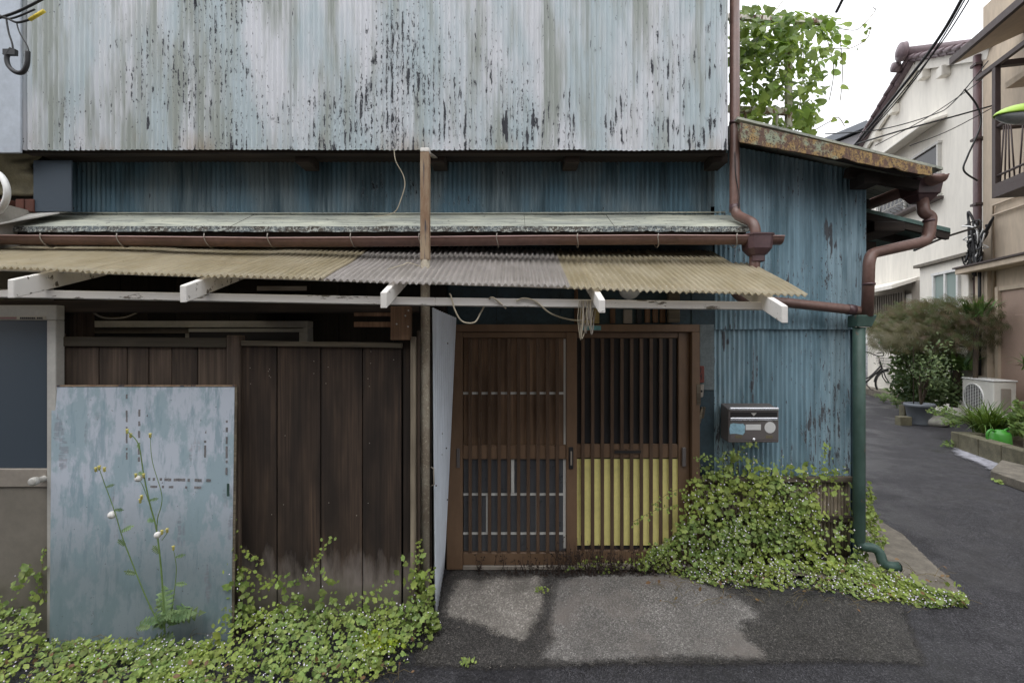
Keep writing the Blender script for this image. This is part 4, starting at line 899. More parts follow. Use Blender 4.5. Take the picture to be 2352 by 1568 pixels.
tag(BX(PX(1336, 3.09), PX(1380, 3.09), 3.084, 3.089, PZ(758, 3.09), PZ(748, 3.09)).build('teal_label', plain('teal_tape', C(110, 168, 172), .6, .15, 30)), 'torn teal strip of tape on the door head', 'tape')
# bamboo wainscot under the mailbox
bw = thing('bamboo_panel', 'split bamboo panel with wooden rails low on the blue wall behind vines', 'panel', (1.7, 3.1, 0))
x = PX(1597, 3.1); xe = PX(1958, 3.1); i = 0
random.seed(3)
while x < xe:
    wd = random.uniform(.016, .026)
    MB().tube([(x + wd / 2, 3.135, .03 + random.uniform(0, .02)), (x + wd / 2, 3.135, .3), (x + wd / 2, 3.135, .58)], wd * .49, 6).build('bamboo_strip', M['bamboo'], bw); x += wd + .001
for z in (.59, .33, .06): BX(PX(1596, 3.1), PX(1959, 3.1), 3.095, 3.122, z - .018, z + .018).build('rail', M['rail'] if z > .5 else M['beam'], bw, bevel=.003)
# left corner clutter: tarp, bricks, hose, boards
tag(MB().grid(lambda u, v: Vector((-3.75 + .72 * u + .03 * math.sin(v * 7), YW - .1 + .03 * mnoise.noise((u * 5, v * 6, 1)) + .02 * math.sin(u * 9 + v * 4), 2.42 + .26 * v)), 24, 16).build('folded_tarp', plain('olive_tarp', C(120, 114, 92), .85, .25, 14, bump=.4), solid=.02), 'crumpled olive tarp under the left end of the upper wall', 'tarp')
for i, px in enumerate((2, 38, 60)):
    tag(BX(PX(px, 3.0), PX(px + 20, 3.0), 2.99, 3.08, PZ(487, 3.0), PZ(458, 3.0)).build('red_brick', plain('red_brick', C(92, 56, 46), .9, .2, 20, bump=.5), bevel=.004), ['red brick at the left picture edge behind the white hose', 'red brick under the olive tarp nearest the hose', 'red brick under the tarp nearest the blue board'][i], 'brick', 'bricks under the tarp')
tag(BX(PX(76, 3.0), PX(164, 3.0), 3.0, 3.012, PZ(486, 3.0), PZ(368, 3.0)).build('blue_board', plain('slate_blue_board', C(58, 70, 82), .6, .08, 4), bevel=.002), 'flat slate blue board standing under the left of the upper wall', 'board')
MB_ = MB().hexa([P(-40, 524, 2.8), P(0, 516, 2.8), P(162, 486, 3.05), P(60, 480, 3.14)] + [p + Vector((0, 0, .012)) for p in (P(-40, 524, 2.8), P(0, 516, 2.8), P(162, 486, 3.05), P(60, 480, 3.14))])
tag(MB_.build('loose_white_sheet', M['alu'], bevel=.001), 'loose white sheet lying across the left end of the ledge roof', 'sheet')
hs_ = thing('air_conditioner_hose', 'curved white hose at the left edge above the ledge roof', 'hose', (PX(5, 2.8), 2.8, PZ(490, 2.8)))
MB().tube(arc([P(-30, 385, 2.85), P(0, 402, 2.8), P(14, 425, 2.78), P(16, 450, 2.78), P(8, 472, 2.8), P(-8, 492, 2.84)], 12), .017, 12).build('hose', M['white_plastic'], hs_)
# ------------------------------------------------------------------ service cables upper left
sv = thing('service_cable_bundle', 'black service cables with a yellow sleeve at the upper left corner', 'cable', (PX(30, 2.7), 2.7, PZ(170, 2.7)))
dd = 2.6
for pts, r, m_ in (([(-60, 55), (10, 38), (60, 18), (150, -30)], .007, 'black'), ([(-60, 30), (0, 40), (30, 42), (80, 22)], .005, 'black'), ([(14, 40), (20, 75), (28, 100), (30, 118)], .0045, 'black'), ([(38, 52), (45, 75), (62, 105), (66, 118)], .0035, 'black'), ([(0, 36), (20, 44), (40, 52), (66, 46)], .006, 'black')):
    MB().tube(arc([P(x, y, dd) for x, y in pts], 6), r, 7).build('cable', M[m_], sv)
MB().tube([P(68, 46, dd), P(102, 25, dd)], .009, 8).build('yellow_sleeve', plain('yellow_spiral_sleeve', C(220, 196, 60), .5, .2, 60), sv)
MB().tube(arc([P(28, 112, dd), P(16, 130, dd), P(20, 152, dd), P(36, 166, dd), P(52, 166, dd), P(62, 148, dd), P(64, 118, dd)], 6), .0115, 8).build('insulated_loop', M['black'], sv)
MB().bar(P(10, 121, dd), P(38, 121, dd), .02, .03).build('clamp', M['black'], sv)
# ------------------------------------------------------------------ across the lane (frame: s away along the wall, o out into the lane)
OX, OY = 8.44, 8.5; e1 = Vector((.2334, .9724)); e2 = Vector((-.9724, .2334)); ANG = math.atan2(e1.y, e1.x)
def SL(px, o=0.0):
    k = (px - 1176) / F; bx_, by_ = OX + o * e2.x, OY + o * e2.y
    return (k * by_ - bx_) / (e1.x - k * e1.y)
def YL_(s, o=0.0): return OY + s * e1.y + o * e2.y
def L(px, py, o=0.0):
    s = SL(px, o); return Vector((s, o, PZ(py, YL_(s, o))))
def frame(name, label, cat): return thing(name, label, cat, (OX, OY, 0), ANG)
M['stucco_w'] = plain('white_stucco', C(228, 223, 213), .85, .1, 1.6, bump=.25, stretch=(1, 1, .2))
M['stucco_t'] = plain('tan_stucco', C(194, 178, 158), .85, .14, 2.5, bump=.3, stretch=(1, 1, .25))
M['pinkdoor'] = plain('dusty_pink_door', C(170, 146, 132), .6, .06, 3)
M['iron'] = plain('dark_brown_iron', C(70, 58, 56), .55, .15, 20)
M['tile'] = plain('purple_brown_roof_tile', C(108, 92, 96), .5, .2, 12)
wh = frame('white_house', 'white stucco house with purple brown tiled gable across the lane', 'house')
sF, sN = SL(1993), SL(2246); sA = SL(2112)
zF = L(1997, 338).z; zA = L(2112, 152).z; zN = zF + (zA - zF) * .30
zN = L(2240, 134).z
MB().prism([(sN, 0, -.2), (sF, 0, -.2), (sF, 0, zF), (sA, 0, zA), (sN, 0, zN)], (0, -6, 0)).build('wall', M['stucco_w'], wh, local=True)
def rk(s): return zA + (zF - zA) * (s - sA) / (sF - sA) if s > sA else zA + (zN - zA) * (s - sA) / (sN - sA)
for a, b_ in ((sA, sF + .35), (sA, sN - .4)):
    MB().bar((a, .06, rk(a) + .02), (b_, .06, rk(b_) + .02), .06, .2).build('bargeboard', M['stucco_w'], wh, local=True)
for px in (2062, 2022, 2132, 2178):
    s = SL(px); MB().box(s - .09, s + .09, .0, .16, rk(s) - .3, rk(s) - .1).build('purlin_end', M['stucco_w'], wh, local=True, bevel=.01)
sl_ = sub('tiled_roof', wh)
for side in (1, -1):
    n = 9; end = sF + .45 if side > 0 else sN - .5
    for i in range(n):
        a = sA + (end - sA) * i / n; b_ = sA + (end - sA) * (i + 1) / n
        MB().hexa([(a, .2, rk(a) + .12), (b_, .2, rk(b_) + .10), (b_, -6, rk(b_) + .10), (a, -6, rk(a) + .12), (a, .2, rk(a) + .2), (b_, .2, rk(b_) + .25), (b_, -6, rk(b_) + .25), (a, -6, rk(a) + .2)]).build('roof_tile', M['tile'], sl_, local=True, bevel=.02)
        MB().tube([(a, .22, rk(a) + .2), (b_ + .03 * side, .22, rk(b_) + .22)], .045, 8).build('verge_tile', M['tile'], sl_, local=True)
MB().tube([(sA, .3, zA + .32), (sA, -6, zA + .32)], .12, 10).build('ridge_tile', M['tile'], sl_, local=True)
MB().lathe([(.0001, .1), (.1, .09), (.12, .06), (.19, .05), (.2, -.04), (.0001, -.06)], (sA, .33, zA + .36), 14, 'y').build('ridge_end', M['tile'], sl_, local=True)
MB().lathe([(.0001, .08), (.1, .07), (.12, -.05), (.0001, -.06)], (sA + .25, .33, zA + .16), 12, 'y').build('ridge_end', M['tile'], sl_, local=True)
def win(parent, p0, p1, y0, y1, o, m_glass, bars=1, fm=None, drop=None):
    """opening between picture columns p0 and p1 with its top at y0 and bottom at y1 (both taken at p1)"""
    s0, s1 = SL(p0, o), SL(p1, o); zt_, zb_ = L(p1, y0, o).z, L(p1, y1, o).z; a, b_ = min(s0, s1), max(s0, s1); fm = fm or M['alu']
    wn = sub('window', parent); ww_ = .05
    MB().box(a, b_, o - .02, o + .01, zb_, zt_).build('pane', m_glass, wn, local=True)
    for bb in ((a - ww_, b_ + ww_, zt_, zt_ + ww_), (a - ww_, b_ + ww_, zb_ - ww_, zb_)): MB().box(bb[0], bb[1], o - .02, o + .05, bb[2], bb[3]).build('window_frame', fm, wn, local=True)
    for k in range(bars + 2):
        s = a + (b_ - a) * k / (bars + 1); MB().box(s - ww_ / 2, s + ww_ / 2, o - .018, o + .045, zb_, zt_).build('window_frame', fm, wn, local=True)
    return wn, a, b_, zb_, zt_
wn, a, b_, z0, z1 = win(wh, 2020, 2158, 330, 445, .02, M['glass_dark'], 1)
gr_ = sub('window_guard', wh); n = 14
for i in range(n + 1):
    s = a + (b_ - a) * i / n; MB().tube([(s, .05, z0 + .5), (s, .2, z0 + .45), (s, .26, z0 + .1), (s, .05, z0 - .02)], .01, 5).build('guard_bar', M['alu'], gr_, local=True)
for z in (.5, .12): MB().tube([(a, .2, z0 + z), (b_, .2, z0 + z)], .012, 5).build('guard_rail', M['alu'], gr_, local=True)
MB().box(a - .1, b_ + .1, .0, .22, z0 - .12, z0 - .07).build('window_ledge', M['iron'], wh, local=True)
p0, p1 = L(2042, 352, .0), L(2176, 291, .0)
MB().prism([(p0.x, 0, p1.z + .2), (p1.x, 0, p1.z + .2), (p1.x, .4, p1.z + .1), (p0.x, .4, p1.z + .1)], (0, 0, .06)).build('window_hood', M['stucco_w'], wh, local=True, bevel=.01)
# ground floor bay of the white house
s0, s1 = SL(2224, .25), SL(2112, .25); zt = L(2224, 588, .25).z
MB().box(s0, s1, .001, .25, 0, zt).build('bay_wall', M['stucco_w'], wh, local=True, bevel=.01)
MB().box(s0 - .1, s1 + .05, .001, .34, zt + .001, zt + .06).build('bay_coping', M['concrete'], wh, local=True)
win(wh, 2148, 2204, 622, 705, .26, M['glass_pale'], 1, M['white_plastic'])
s0, s1 = SL(2110, .1), SL(1996, .1); zt = L(2110, 640, .1).z
MB().box(s0, s1, .001, .12, 0, zt - .3).build('lower_wall', M['stucco_w'], wh, local=True)
MB().prism([(s0, .0, zt), (s1, .0, zt), (s1, .6, zt - .2), (s0, .6, zt - .2)], (0, 0, .08)).build('door_hood', M['stucco_w'], wh, local=True)
gx = sub('barred_window', wh); a, b_ = SL(2078, .14), SL(2012, .14); z1, z0 = L(2078, 668, .14).z, L(2078, 725, .14).z
MB().box(a, b_, .121, .14, z0, z1).build('pane', M['glass_dark'], gx, local=True)
for i in range(13):
    s = a + (b_ - a) * i / 12; MB().box(s - .014, s + .014, .15, .18, z0, z1).build('bar', M['alu_d'], gx, local=True)
for z in (z0, z1): MB().box(a - .03, b_ + .03, .145, .185, z - .02, z + .02).build('bar_rail', M['alu_d'], gx, local=True)
MB().box(s0, s1 + .6, .121, .5, -.2, .32).build('plinth', M['concrete'], wh, local=True)
d0 = SL(2100, .12); MB().box(d0 - .35, d0 + .05, .121, .15, .32, L(2100, 645, .12).z).build('door', M['alu_d'], wh, local=True, bevel=.01)
# brown rainwater pipe at the joint of both houses
s = SL(2245, .12)
rp = frame('house_downpipe', 'tall brown downpipe between the white house and the tan house', 'downpipe')
MB().tube([(s, .12, L(2245, 128, .12).z), (s, .12, 0.2)], .06, 10).build('pipe', M['brown2'], rp, local=True)
for py in (150, 320, 470, 640): MB().box(s - .075, s + .075, .02, .19, L(2245, py, .12).z - .02, L(2245, py, .12).z + .02).build('bracket', M['iron'], rp, local=True)
# tan house
th = frame('tan_house', 'tan stucco house with iron balcony and pinkish door at the right edge', 'house')
sT = SL(2258, .08)
MB().box(-9, sT, -5, .08, -.2, 7.4).build('wall', M['stucco_t'], th, local=True)
MB().box(sT + .001, sN - .001, -5, -.02, -.2, 6.6).build('wall', M['stucco_w'], th, local=True)
zl = L(2240, 612, .3).z
MB().box(-9, sT + .15, .081, .42, zl - .1, zl).build('ledge', M['stucco_t'], th, local=True, bevel=.01)
MB().box(-9, sT + .17, .081, .45, zl + .001, zl + .03).build('ledge_cap', M['iron'], th, local=True)
for dz_ in (.55, .72): MB().tube([(-9, .12, zl + dz_ + .3), (sT - .3, .12, zl + dz_ + .3), (sT - .3, .12, zl - .6)], .022, 6).build('wall_conduit', M['stucco_t'], th, local=True)
# door
s1 = SL(2300, .1); zd = L(2300, 668, .1).z
MB().box(s1 - 1.6, s1, .081, .10, .1, zd).build('door', M['pinkdoor'], th, local=True)
MB().box(s1 - .62, s1 - .3, .1005, .112, L(2340, 838, .1).z, L(2340, 722, .1).z).build('door_panel', M['pinkdoor'], th, local=True, bevel=.006)
MB().box(s1 + .001, s1 + .07, .081, .15, 0, zd + .07).build('door_frame', M['stucco_t'], th, local=True)
MB().box(s1 - 1.6, s1, .081, .14, zd + .001, zd + .07).build('door_frame', M['stucco_t'], th, local=True)
MB().box(s1 + .16, sT - .001, .081, .2, 0, zl - .101).build('pilaster', M['stucco_t'], th, local=True)
# balcony
bo = .85; sB = SL(2278, bo); zb = L(2278, 438, bo).z; zr = L(2285, 292, bo).z; zp = L(2290, 150, bo).z
bc = sub('balcony', th)
MB().box(-6, sB, .081, bo, zb - .12, zb).build('balcony_floor', M['iron'], bc, local=True)
MB().box(-6, sB, bo - .06, bo, zb + .001, zb + .08).build('balcony_edge', M['iron'], bc, local=True)
MB().tube([(-6, bo - .03, zr), (sB, bo - .03, zr), (sB, .09, zr)], .03, 6).build('hand_rail', M['iron'], bc, local=True)
MB().tube([(-6, bo - .03, zb + .2), (sB, bo - .03, zb + .2)], .018, 6).build('lower_rail', M['iron'], bc, local=True)
MB().box(sB - .07, sB, bo - .07, bo, zb + .081, zp).build('balcony_post', M['iron'], bc, local=True)
s = sB - .12; k = 0
while s > sB - 2.6:
    t = (k % 4 - 1.5) * .05
    MB().tube([(s, bo - .03, zb + .08), (s + t, bo - .03, zr)], .011, 5).build('baluster', M['iron'], bc, local=True); s -= .09; k += 1
MB().box(-6, sB + .35, bo - .05, bo + .005, zp + .001, zp + .07).build('awning_beam', M['iron'], bc, local=True)
MB().box(sB - .08, sB, .09, bo - .07, zp + .001, zp + .08).build('awning_beam', M['iron'], bc, local=True)
q0_, q1_ = L(2192, 146, 1.0), L(2352, 30, 1.0); eo = 1.0
za = (q0_.z + q1_.z) / 2 + .05
MB().prism([(q0_.x, eo, za), (-9, eo, za), (-9, -2, za + 1.2), (q0_.x, -2, za + 1.2)], (0, 0, .1)).build('eave', M['stucco_t'], th, local=True)
MB().box(-9, q0_.x + .02, eo, eo + .06, za, za + .11).build('eave_gutter', M['iron'], th, local=True)
p0, p1 = L(2318, 196, .5), L(2352, 160, .5)
MB().box(-6, p0.x, .081, .55, p0.z - .05, p0.z + .04).build('window_hood', M['stucco_t'], th, local=True)
# cables strapped on the wall
jb = frame('wall_cable_cluster', 'knot of black and white cables on the wall above the tan ledge', 'cable')
random.seed(21); c0 = L(2250, 545, .25)
for i in range(16):
    pts = [c0 + Vector((random.gauss(0, .14), random.uniform(-.05, .12), random.gauss(0, .22) + .1 * (1 - k))) for k in range(5)]
    MB().tube(arc(pts, 5), random.uniform(.010, .02), 5).build('cable_loop', M['black'] if i % 4 else M['white_plastic'], jb, local=True)
MB().tube([c0 + Vector((0, 0, .2)), c0 + Vector((0, 0, -2.4))], .028, 6).build('riser', M['black'], jb, local=True)
# grey house in the distance
gh = thing('grey_house', 'grey sided house roof far behind between vine and white house', 'house', (13.2, 19, 0))
d = 19
MB().prism([P(1880, 420, d), P(2030, 420, d), P(2030, 312, d), P(1985, 302, d), P(1880, 345, d)], (0, 5, 0)).build('wall', plain('grey_siding', C(160, 158, 160), .8, .08, 3, stretch=(.2, .2, 6)), gh)
for a, b_ in (((1868, 342), (1990, 291)), ((1990, 291), (2060, 330))):
    A_, B_ = P(*a, d - .3), P(*b_, d - .3); MB().hexa([A_, B_, B_ + Vector((0, 6, 0)), A_ + Vector((0, 6, 0)), A_ + Vector((0, 0, .25)), B_ + Vector((0, 0, .25)), B_ + Vector((0, 6, .25)), A_ + Vector((0, 6, .25))]).build('roof', plain('slate_roof', C(118, 122, 128), .7, .1, 4), gh)
le = thing('lane_end_house', 'beige mortar house closing the far end of the lane', 'house', (5.5, 17, .2))
BX(0.5, 11.2, 17, 22, .1, 5.0).build('wall', plain('beige_mortar', C(190, 182, 168), .9, .1, 1.5, bump=.3), le)
MB().prism([(.1, 16.6, 4.9), (11.6, 16.6, 4.9), (11.6, 22, 6.0), (.1, 22, 6.0)], (0, 0, .12)).build('roof', M['tile0'], le)
for x in (4.5, 8.2):
    BX(x, x + 1.5, 16.96, 17.01, 1.3, 2.5).build('window', M['glass_dark'], le); BX(x, x + 1.5, 16.96, 17.01, 3.3, 4.3).build('window', M['glass_dark'], le)
# ------------------------------------------------------------------ lane furniture
ac = thing('air_conditioner_unit', 'white outdoor air conditioner unit with round fan grille beside the pink door', 'air conditioner', (7.54, 7.5, .25), ANG)
# local: x away, y towards the lane
aL, aD, aH = .72, .30, .60
MB().box(0, aL, -aD, 0, 0, aH).build('casing', plain('off_white_casing', C(220, 218, 210), .5, .06, 8), ac, local=True, bevel=.012)
MB().box(-.012, aL + .012, -aD - .012, .012, aH + .001, aH + .025).build('top_cover', M['white_plastic'], ac, local=True, bevel=.008)
fc = Vector((aL * .6, 0, aH * .5)); fr_ = .235
MB().prism([fc + Vector((fr_ * math.cos(t), .001, fr_ * math.sin(t))) for t in [i * math.pi / 16 for i in range(32)]], (0, .004, 0)).build('fan_recess', M['dark'], ac, local=True)
m = MB()
for k in range(-9, 10):
    z = k * .024; hw = math.sqrt(max(0, fr_ ** 2 - z * z)); 
    if hw > .02: m.bar(fc + Vector((-hw, .012, z)), fc + Vector((hw, .012, z)), .006, .006)
for k in range(-3, 4):
    x = k * .06; hw = math.sqrt(max(0, fr_ ** 2 - x * x)); m.bar(fc + Vector((x, .014, -hw)), fc + Vector((x, .014, hw)), .006, .006)
m.build('fan_grille', M['white_plastic'], ac, local=True)
MB().tube([fc + Vector((fr_ * math.cos(t), .01, fr_ * math.sin(t))) for t in [i * math.pi / 16 for i in range(33)]], .012, 6, False).build('grille_ring', M['white_plastic'], ac, local=True)
MB().box(-.02, -.001, -.22, -.09, .12, .5).build('valve_cover', M['alu_d'], ac, local=True, bevel=.006)
for x in (.08, aL - .14): MB().box(x, x + .06, -aD, 0, -.25, -.001).build('foot', M['concrete'], ac, local=True)
# planter of concrete blocks
plt = thing('block_planter', 'mossy concrete block planter edge along the right of the lane', 'planter', (5.96, 6.4, 0), ANG)
Lp = -3.4; z0 = gz(5.96, 6.4) - .05
n = 9
for i in range(n):
    a = Lp * i / n; b_ = Lp * (i + 1) / n
    MB().box(b_ + .004, a - .004, -.14, random.uniform(-.004, .004), z0 - .06, z0 + .27 - .02 * i / n).build('block', M['mossy'], plt, local=True, bevel=.008)
for i in range(3, n):
    a = Lp * i / n + .05; b_ = Lp * (i + 1) / n + .05
    MB().box(b_ + .004, a - .004, -.14, .004, z0 + .271, z0 + .46).build('block', M['mossy'], plt, local=True, bevel=.008)
MB().box(.0, .15, -1.0, .0, z0 - .06, z0 + .265).build('block', M['mossy'], plt, local=True, bevel=.008)
MB().box(Lp, -.001, -2.0, -.141, z0 - .05, z0 + .2).build('soil', M['dirt'], plt, local=True)
ks = tag(MB().hexa([G(2275, 1101), G(2500, 1185), G(2560, 1140), G(2300, 1075)] + [p + Vector((0, 0, .1)) for p in (G(2275, 1101), G(2500, 1185), G(2560, 1140), G(2300, 1075))]).build('kerb_slab', M['concrete'], bevel=.008), 'low concrete slab at the right picture edge before the planter', 'slab')
wc = thing('watering_can', 'bright green plastic watering can tucked beside the block planter', 'watering can', (PX(2296, 5.95), 6.0, PZ(1022, 6.0)))
c_ = Vector((PX(2298, 6.0), 6.0, PZ(1022, 6.0))); gm = plain('green_plastic', C(72, 150, 56), .4, .06, 10)
MB().lathe([(.0001, 0), (.105, 0), (.108, .02), (.10, .14), (.085, .165), (.055, .175), (.05, .19), (.044, .19), (.0001, .17)], c_, 22).build('body', gm, wc)
MB().tube(arc([c_ + Vector((-.06, 0, .17)), c_ + Vector((-.12, 0, .19)), c_ + Vector((-.165, 0, .15)), c_ + Vector((-.16, 0, .07)), c_ + Vector((-.105, 0, .03))]), .014, 8).build('handle', gm, wc)
MB().tube(arc([c_ + Vector((.04, 0, .18)), c_ + Vector((.1, 0, .2)), c_ + Vector((.17, 0, .16))]), .013, 8).build('spout', gm, wc)
# stones and blocks
def rock(name, label, c, r, m_, cat='stone', flat=.55, grp=None):
    n, k = 14, 8; seed = random.random() * 50
    def fn(u, v):
        t, p = u * 2 * math.pi, (v - .5) * math.pi; d = Vector((math.cos(t) * math.cos(p), math.sin(t) * math.cos(p), math.sin(p)))
        q = d * (1 + .18 * mnoise.noise(d * 1.3 + Vector((seed, 0, 0)))); return Vector(c) + Vector((q.x * r, q.y * r, q.z * r * flat))
    return tag(MB().grid(fn, n, k).build(name, m_), label, cat, grp)
q = G(2128, 975); rock('river_stone', 'smooth grey river stone right of the grey pot', (q.x + .1, q.y - .05, q.z + .06), .2, M['stone'])
q = G(2180, 935); rock('mossy_stone', 'rounded mossy stone between the pot and the grass clump', (q.x - .1, q.y, q.z + .1), .22, M['mossy'], flat=.7)
for (px, py, h, lb) in ((2075, 975, .14, 'small weathered brick beside the grey pot, nearest the lane'), (2083, 958, .22, 'upright concrete brick touching the left of the grey pot')):
    q = G(px, py); tag(BX(q.x - .1, q.x + .1, q.y - .06, q.y + .06, q.z - .02, q.z + h).build('loose_brick', M['mossy'], bevel=.008), lb, 'brick', 'bricks beside the pot')
# ------------------------------------------------------------------ bicycle against the white house
bk = thing('parked_bicycle', 'black city bicycle with front basket parked by the white house', 'bicycle', (PX(2040, 11.5), 11.5, gz(9, 11.5)), 0)
wx = PX(2040, 11.5); gz0 = PZ(909, 11.5); Rw = .305; fw = Vector((wx, 11.5, gz0 + Rw)); rw = fw + Vector((-1.05, 0, 0))
def ring(c, r, t, n=28): return MB().tube([c + Vector((r * math.cos(a), 0, r * math.sin(a))) for a in [i * 2 * math.pi / n for i in range(n + 1)]], t, 6, False)
for c in (fw, rw):
    wl = sub('wheel', bk)
    ring(c, Rw, .02).build('tyre', M['black'], wl); ring(c, Rw - .025, .010).build('rim', M['alu'], wl)
    m = MB()
    for i in range(16): a = i * math.pi / 8; m.tube([c, c + Vector((math.cos(a) * (Rw - .03), 0, math.sin(a) * (Rw - .03)))], .0018, 3, False)
    m.tube([c + Vector((0, -.05, 0)), c + Vector((0, .05, 0))], .02, 8); m.build('spokes', M['alu'], wl)
hd = fw + Vector((-.2, 0, .52)); bb = fw + Vector((-.58, 0, -.02)); st = fw + Vector((-.74, 0, .42))
fm = MB()
fm.tube([hd, hd + Vector((.05, 0, -.16))], .02, 8); fm.tube(arc([hd + Vector((.03, 0, -.1)), fw + Vector((-.45, 0, .15)), bb + Vector((-.06, 0, .12))]), .018, 7)
fm.tube([hd + Vector((.05, 0, -.16)), bb], .02, 7); fm.tube([bb, st], .017, 7); fm.tube([bb, rw], .012, 6); fm.tube([st + Vector((.04, 0, -.1)), rw], .012, 6)
fm.build('frame', M['black'], bk)
for s in (-.045, .045): MB().tube([hd + Vector((.05, s * .5, -.16)), fw + Vector((-.1, s, .15)), fw + Vector((0, s, 0))], .012, 6).build('fork', M['black'], bk)
MB().tube([hd, hd + Vector((-.03, 0, .13))], .014, 8).build('stem', M['alu_d'], bk)
MB().tube(arc([hd + Vector((-.28, -.27, .2)), hd + Vector((-.12, -.25, .22)), hd + Vector((0, -.1, .14)), hd + Vector((.0, .1, .14)), hd + Vector((-.12, .25, .22)), hd + Vector((-.28, .27, .2))]), .012, 7).build('handlebar', M['black'], bk)
for c, r0, a0_, a1_ in ((fw, Rw + .03, 30, 175), (rw, Rw + .03, 20, 190)): MB().tube([c + Vector((r0 * math.cos(R(a0_ + (a1_ - a0_) * i / 12)), 0, r0 * math.sin(R(a0_ + (a1_ - a0_) * i / 12)))) for i in range(13)], .016, 5).build('mudguard', M['black'], bk)
m = MB(); b0 = hd + Vector((.06, 0, -.12))
def bask(t, u, z): k = 1 + .2 * z / .2; return b0 + Vector((.17 + t * .15 * k, u * .16 * k, z))
rimp = [(-1, -1), (1, -1), (1, 1), (-1, 1), (-1, -1)]
for z in (0, .07, .14, .2):
    m.tube([bask(t, u, z) for t, u in rimp], .006 if z == .2 else .003, 4)
for i in range(4):
    (ta, ua), (tb_, ub) = rimp[i], rimp[i + 1]
    for k in range(9): t = ta + (tb_ - ta) * k / 8; u = ua + (ub - ua) * k / 8; m.tube([bask(t, u, 0), bask(t, u, .2)], .0022, 3, False)
m.build('basket', M['iron'], bk)
MB().hexa([st + Vector((-.16, -.09, .06)), st + Vector((.12, -.03, .06)), st + Vector((.12, .03, .06)), st + Vector((-.16, .09, .06)), st + Vector((-.16, -.08, .11)), st + Vector((.12, -.02, .1)), st + Vector((.12, .02, .1)), st + Vector((-.16, .08, .11))]).build('saddle', M['black'], bk, bevel=.01)
MB().tube([bb + Vector((0, -.08, 0)), bb + Vector((.1, -.08, -.12)), bb + Vector((.1, -.16, -.12))], .012, 6).build('pedal', M['iron'], bk)
# ------------------------------------------------------------------ street lamp
lampd = 4.5
sl2 = thing('street_lamp', 'green hooded street lamp reaching in from the right edge', 'street lamp', (5.6, lampd, 0))
q = P(2285, 268, lampd); e_ = P(2420, 262, lampd)
def hood(u, v):
    x = q.x + (e_.x - q.x) * u; k = math.sin(min(1, u * 1.8) * math.pi / 2) ** .6; a = math.pi * v
    return Vector((x, lampd - math.cos(a) * .11 * (.2 + .8 * k), q.z + .01 + math.sin(a) * .105 * k))
MB().grid(hood, 18, 12).build('hood', plain('lime_green_hood', C(160, 196, 74), .4, .06, 10), sl2, solid=.004)
def diff(u, v):
    x = q.x + .02 + (e_.x - q.x - .02) * u; k = math.sin(min(1, u * 2.2) * math.pi / 2) ** .6; a = math.pi * v
    return Vector((x, lampd - math.cos(a) * .095 * (.2 + .8 * k), q.z + .004 - math.sin(a) * .07 * k))
MB().grid(diff, 18, 12).build('diffuser', plain('grey_lamp_lens', C(150, 154, 156), .3, .05, 10), sl2)
MB().tube([(e_.x - .02, lampd, e_.z + .03), (5.6, lampd, e_.z - .1)], .03, 8).build('arm', M['alu_d'], sl2)
MB().tube([(5.6, lampd, -.1), (5.6, lampd, e_.z + .3)], .09, 12).build('pole', M['concrete'], sl2)
# ------------------------------------------------------------------ overhead wires
def wire(label, pts, r=.01, sag=0, extra=0, name='overhead_wire'):
    return cord(name, label, pts, r, M['black'], 'wire', 8, 'overhead wires')
wire('thick black cable bundle crossing the sky down to the grey house', [P(2240, -60, 6.0), P(2165, 75, 6.8), P(2080, 190, 7.7), P(1962, 335, 9.0)], .024)
wire('thin wire running below the thick cable bundle', [P(2262, -60, 6.0), P(2172, 85, 6.8), P(2090, 190, 7.7), P(1985, 315, 8.8)], .010)
wire('thin wire running beside the thick bundle near the roof edge', [P(2250, -60, 6.1), P(2160, 95, 6.9), P(2084, 205, 7.8), P(1966, 338, 9.0)], .010)
wire('short cable stub at the top of the sky above the vine', [P(1950, -30, 9), P(1921, 28, 9.5)], .03)
wire('twisted wire sloping across the white gable to the pipe', [P(1895, 308, 8.6), P(2020, 298, 8.5), P(2140, 265, 8.4), P(2190, 235, 8.3), P(2270, 140, 8)], .009)
wire('thin wire sloping across the white gable under the twisted one', [P(2010, 335, 8.6), P(2130, 270, 8.5), P(2240, 195, 8.2), P(2262, 172, 8.0)], .008)
wire('black wire from the rusty eave up to the balcony corner', [P(1965, 332, 7.0), P(2070, 300, 7.4), P(2190, 268, 7.5), P(2290, 240, 7.4)], .013)
wire('slim wire below the black wire to the balcony corner', [P(2090, 335, 7.3), P(2180, 300, 7.4), P(2290, 242, 7.4)], .007)
wire('black drop wire looping down beside the brown pipe', [P(2215, 205, 8.0), P(2245, 245, 8.0), P(2252, 290, 8.0), P(2222, 360, 8.0), P(2214, 392, 8.0), P(2245, 415, 8.0)], .014)
wire('pair of wires running from the side eave to the wall knot', [P(2100, 575, 7.4), P(2170, 545, 7.7), P(2250, 520, 8.0)], .018)
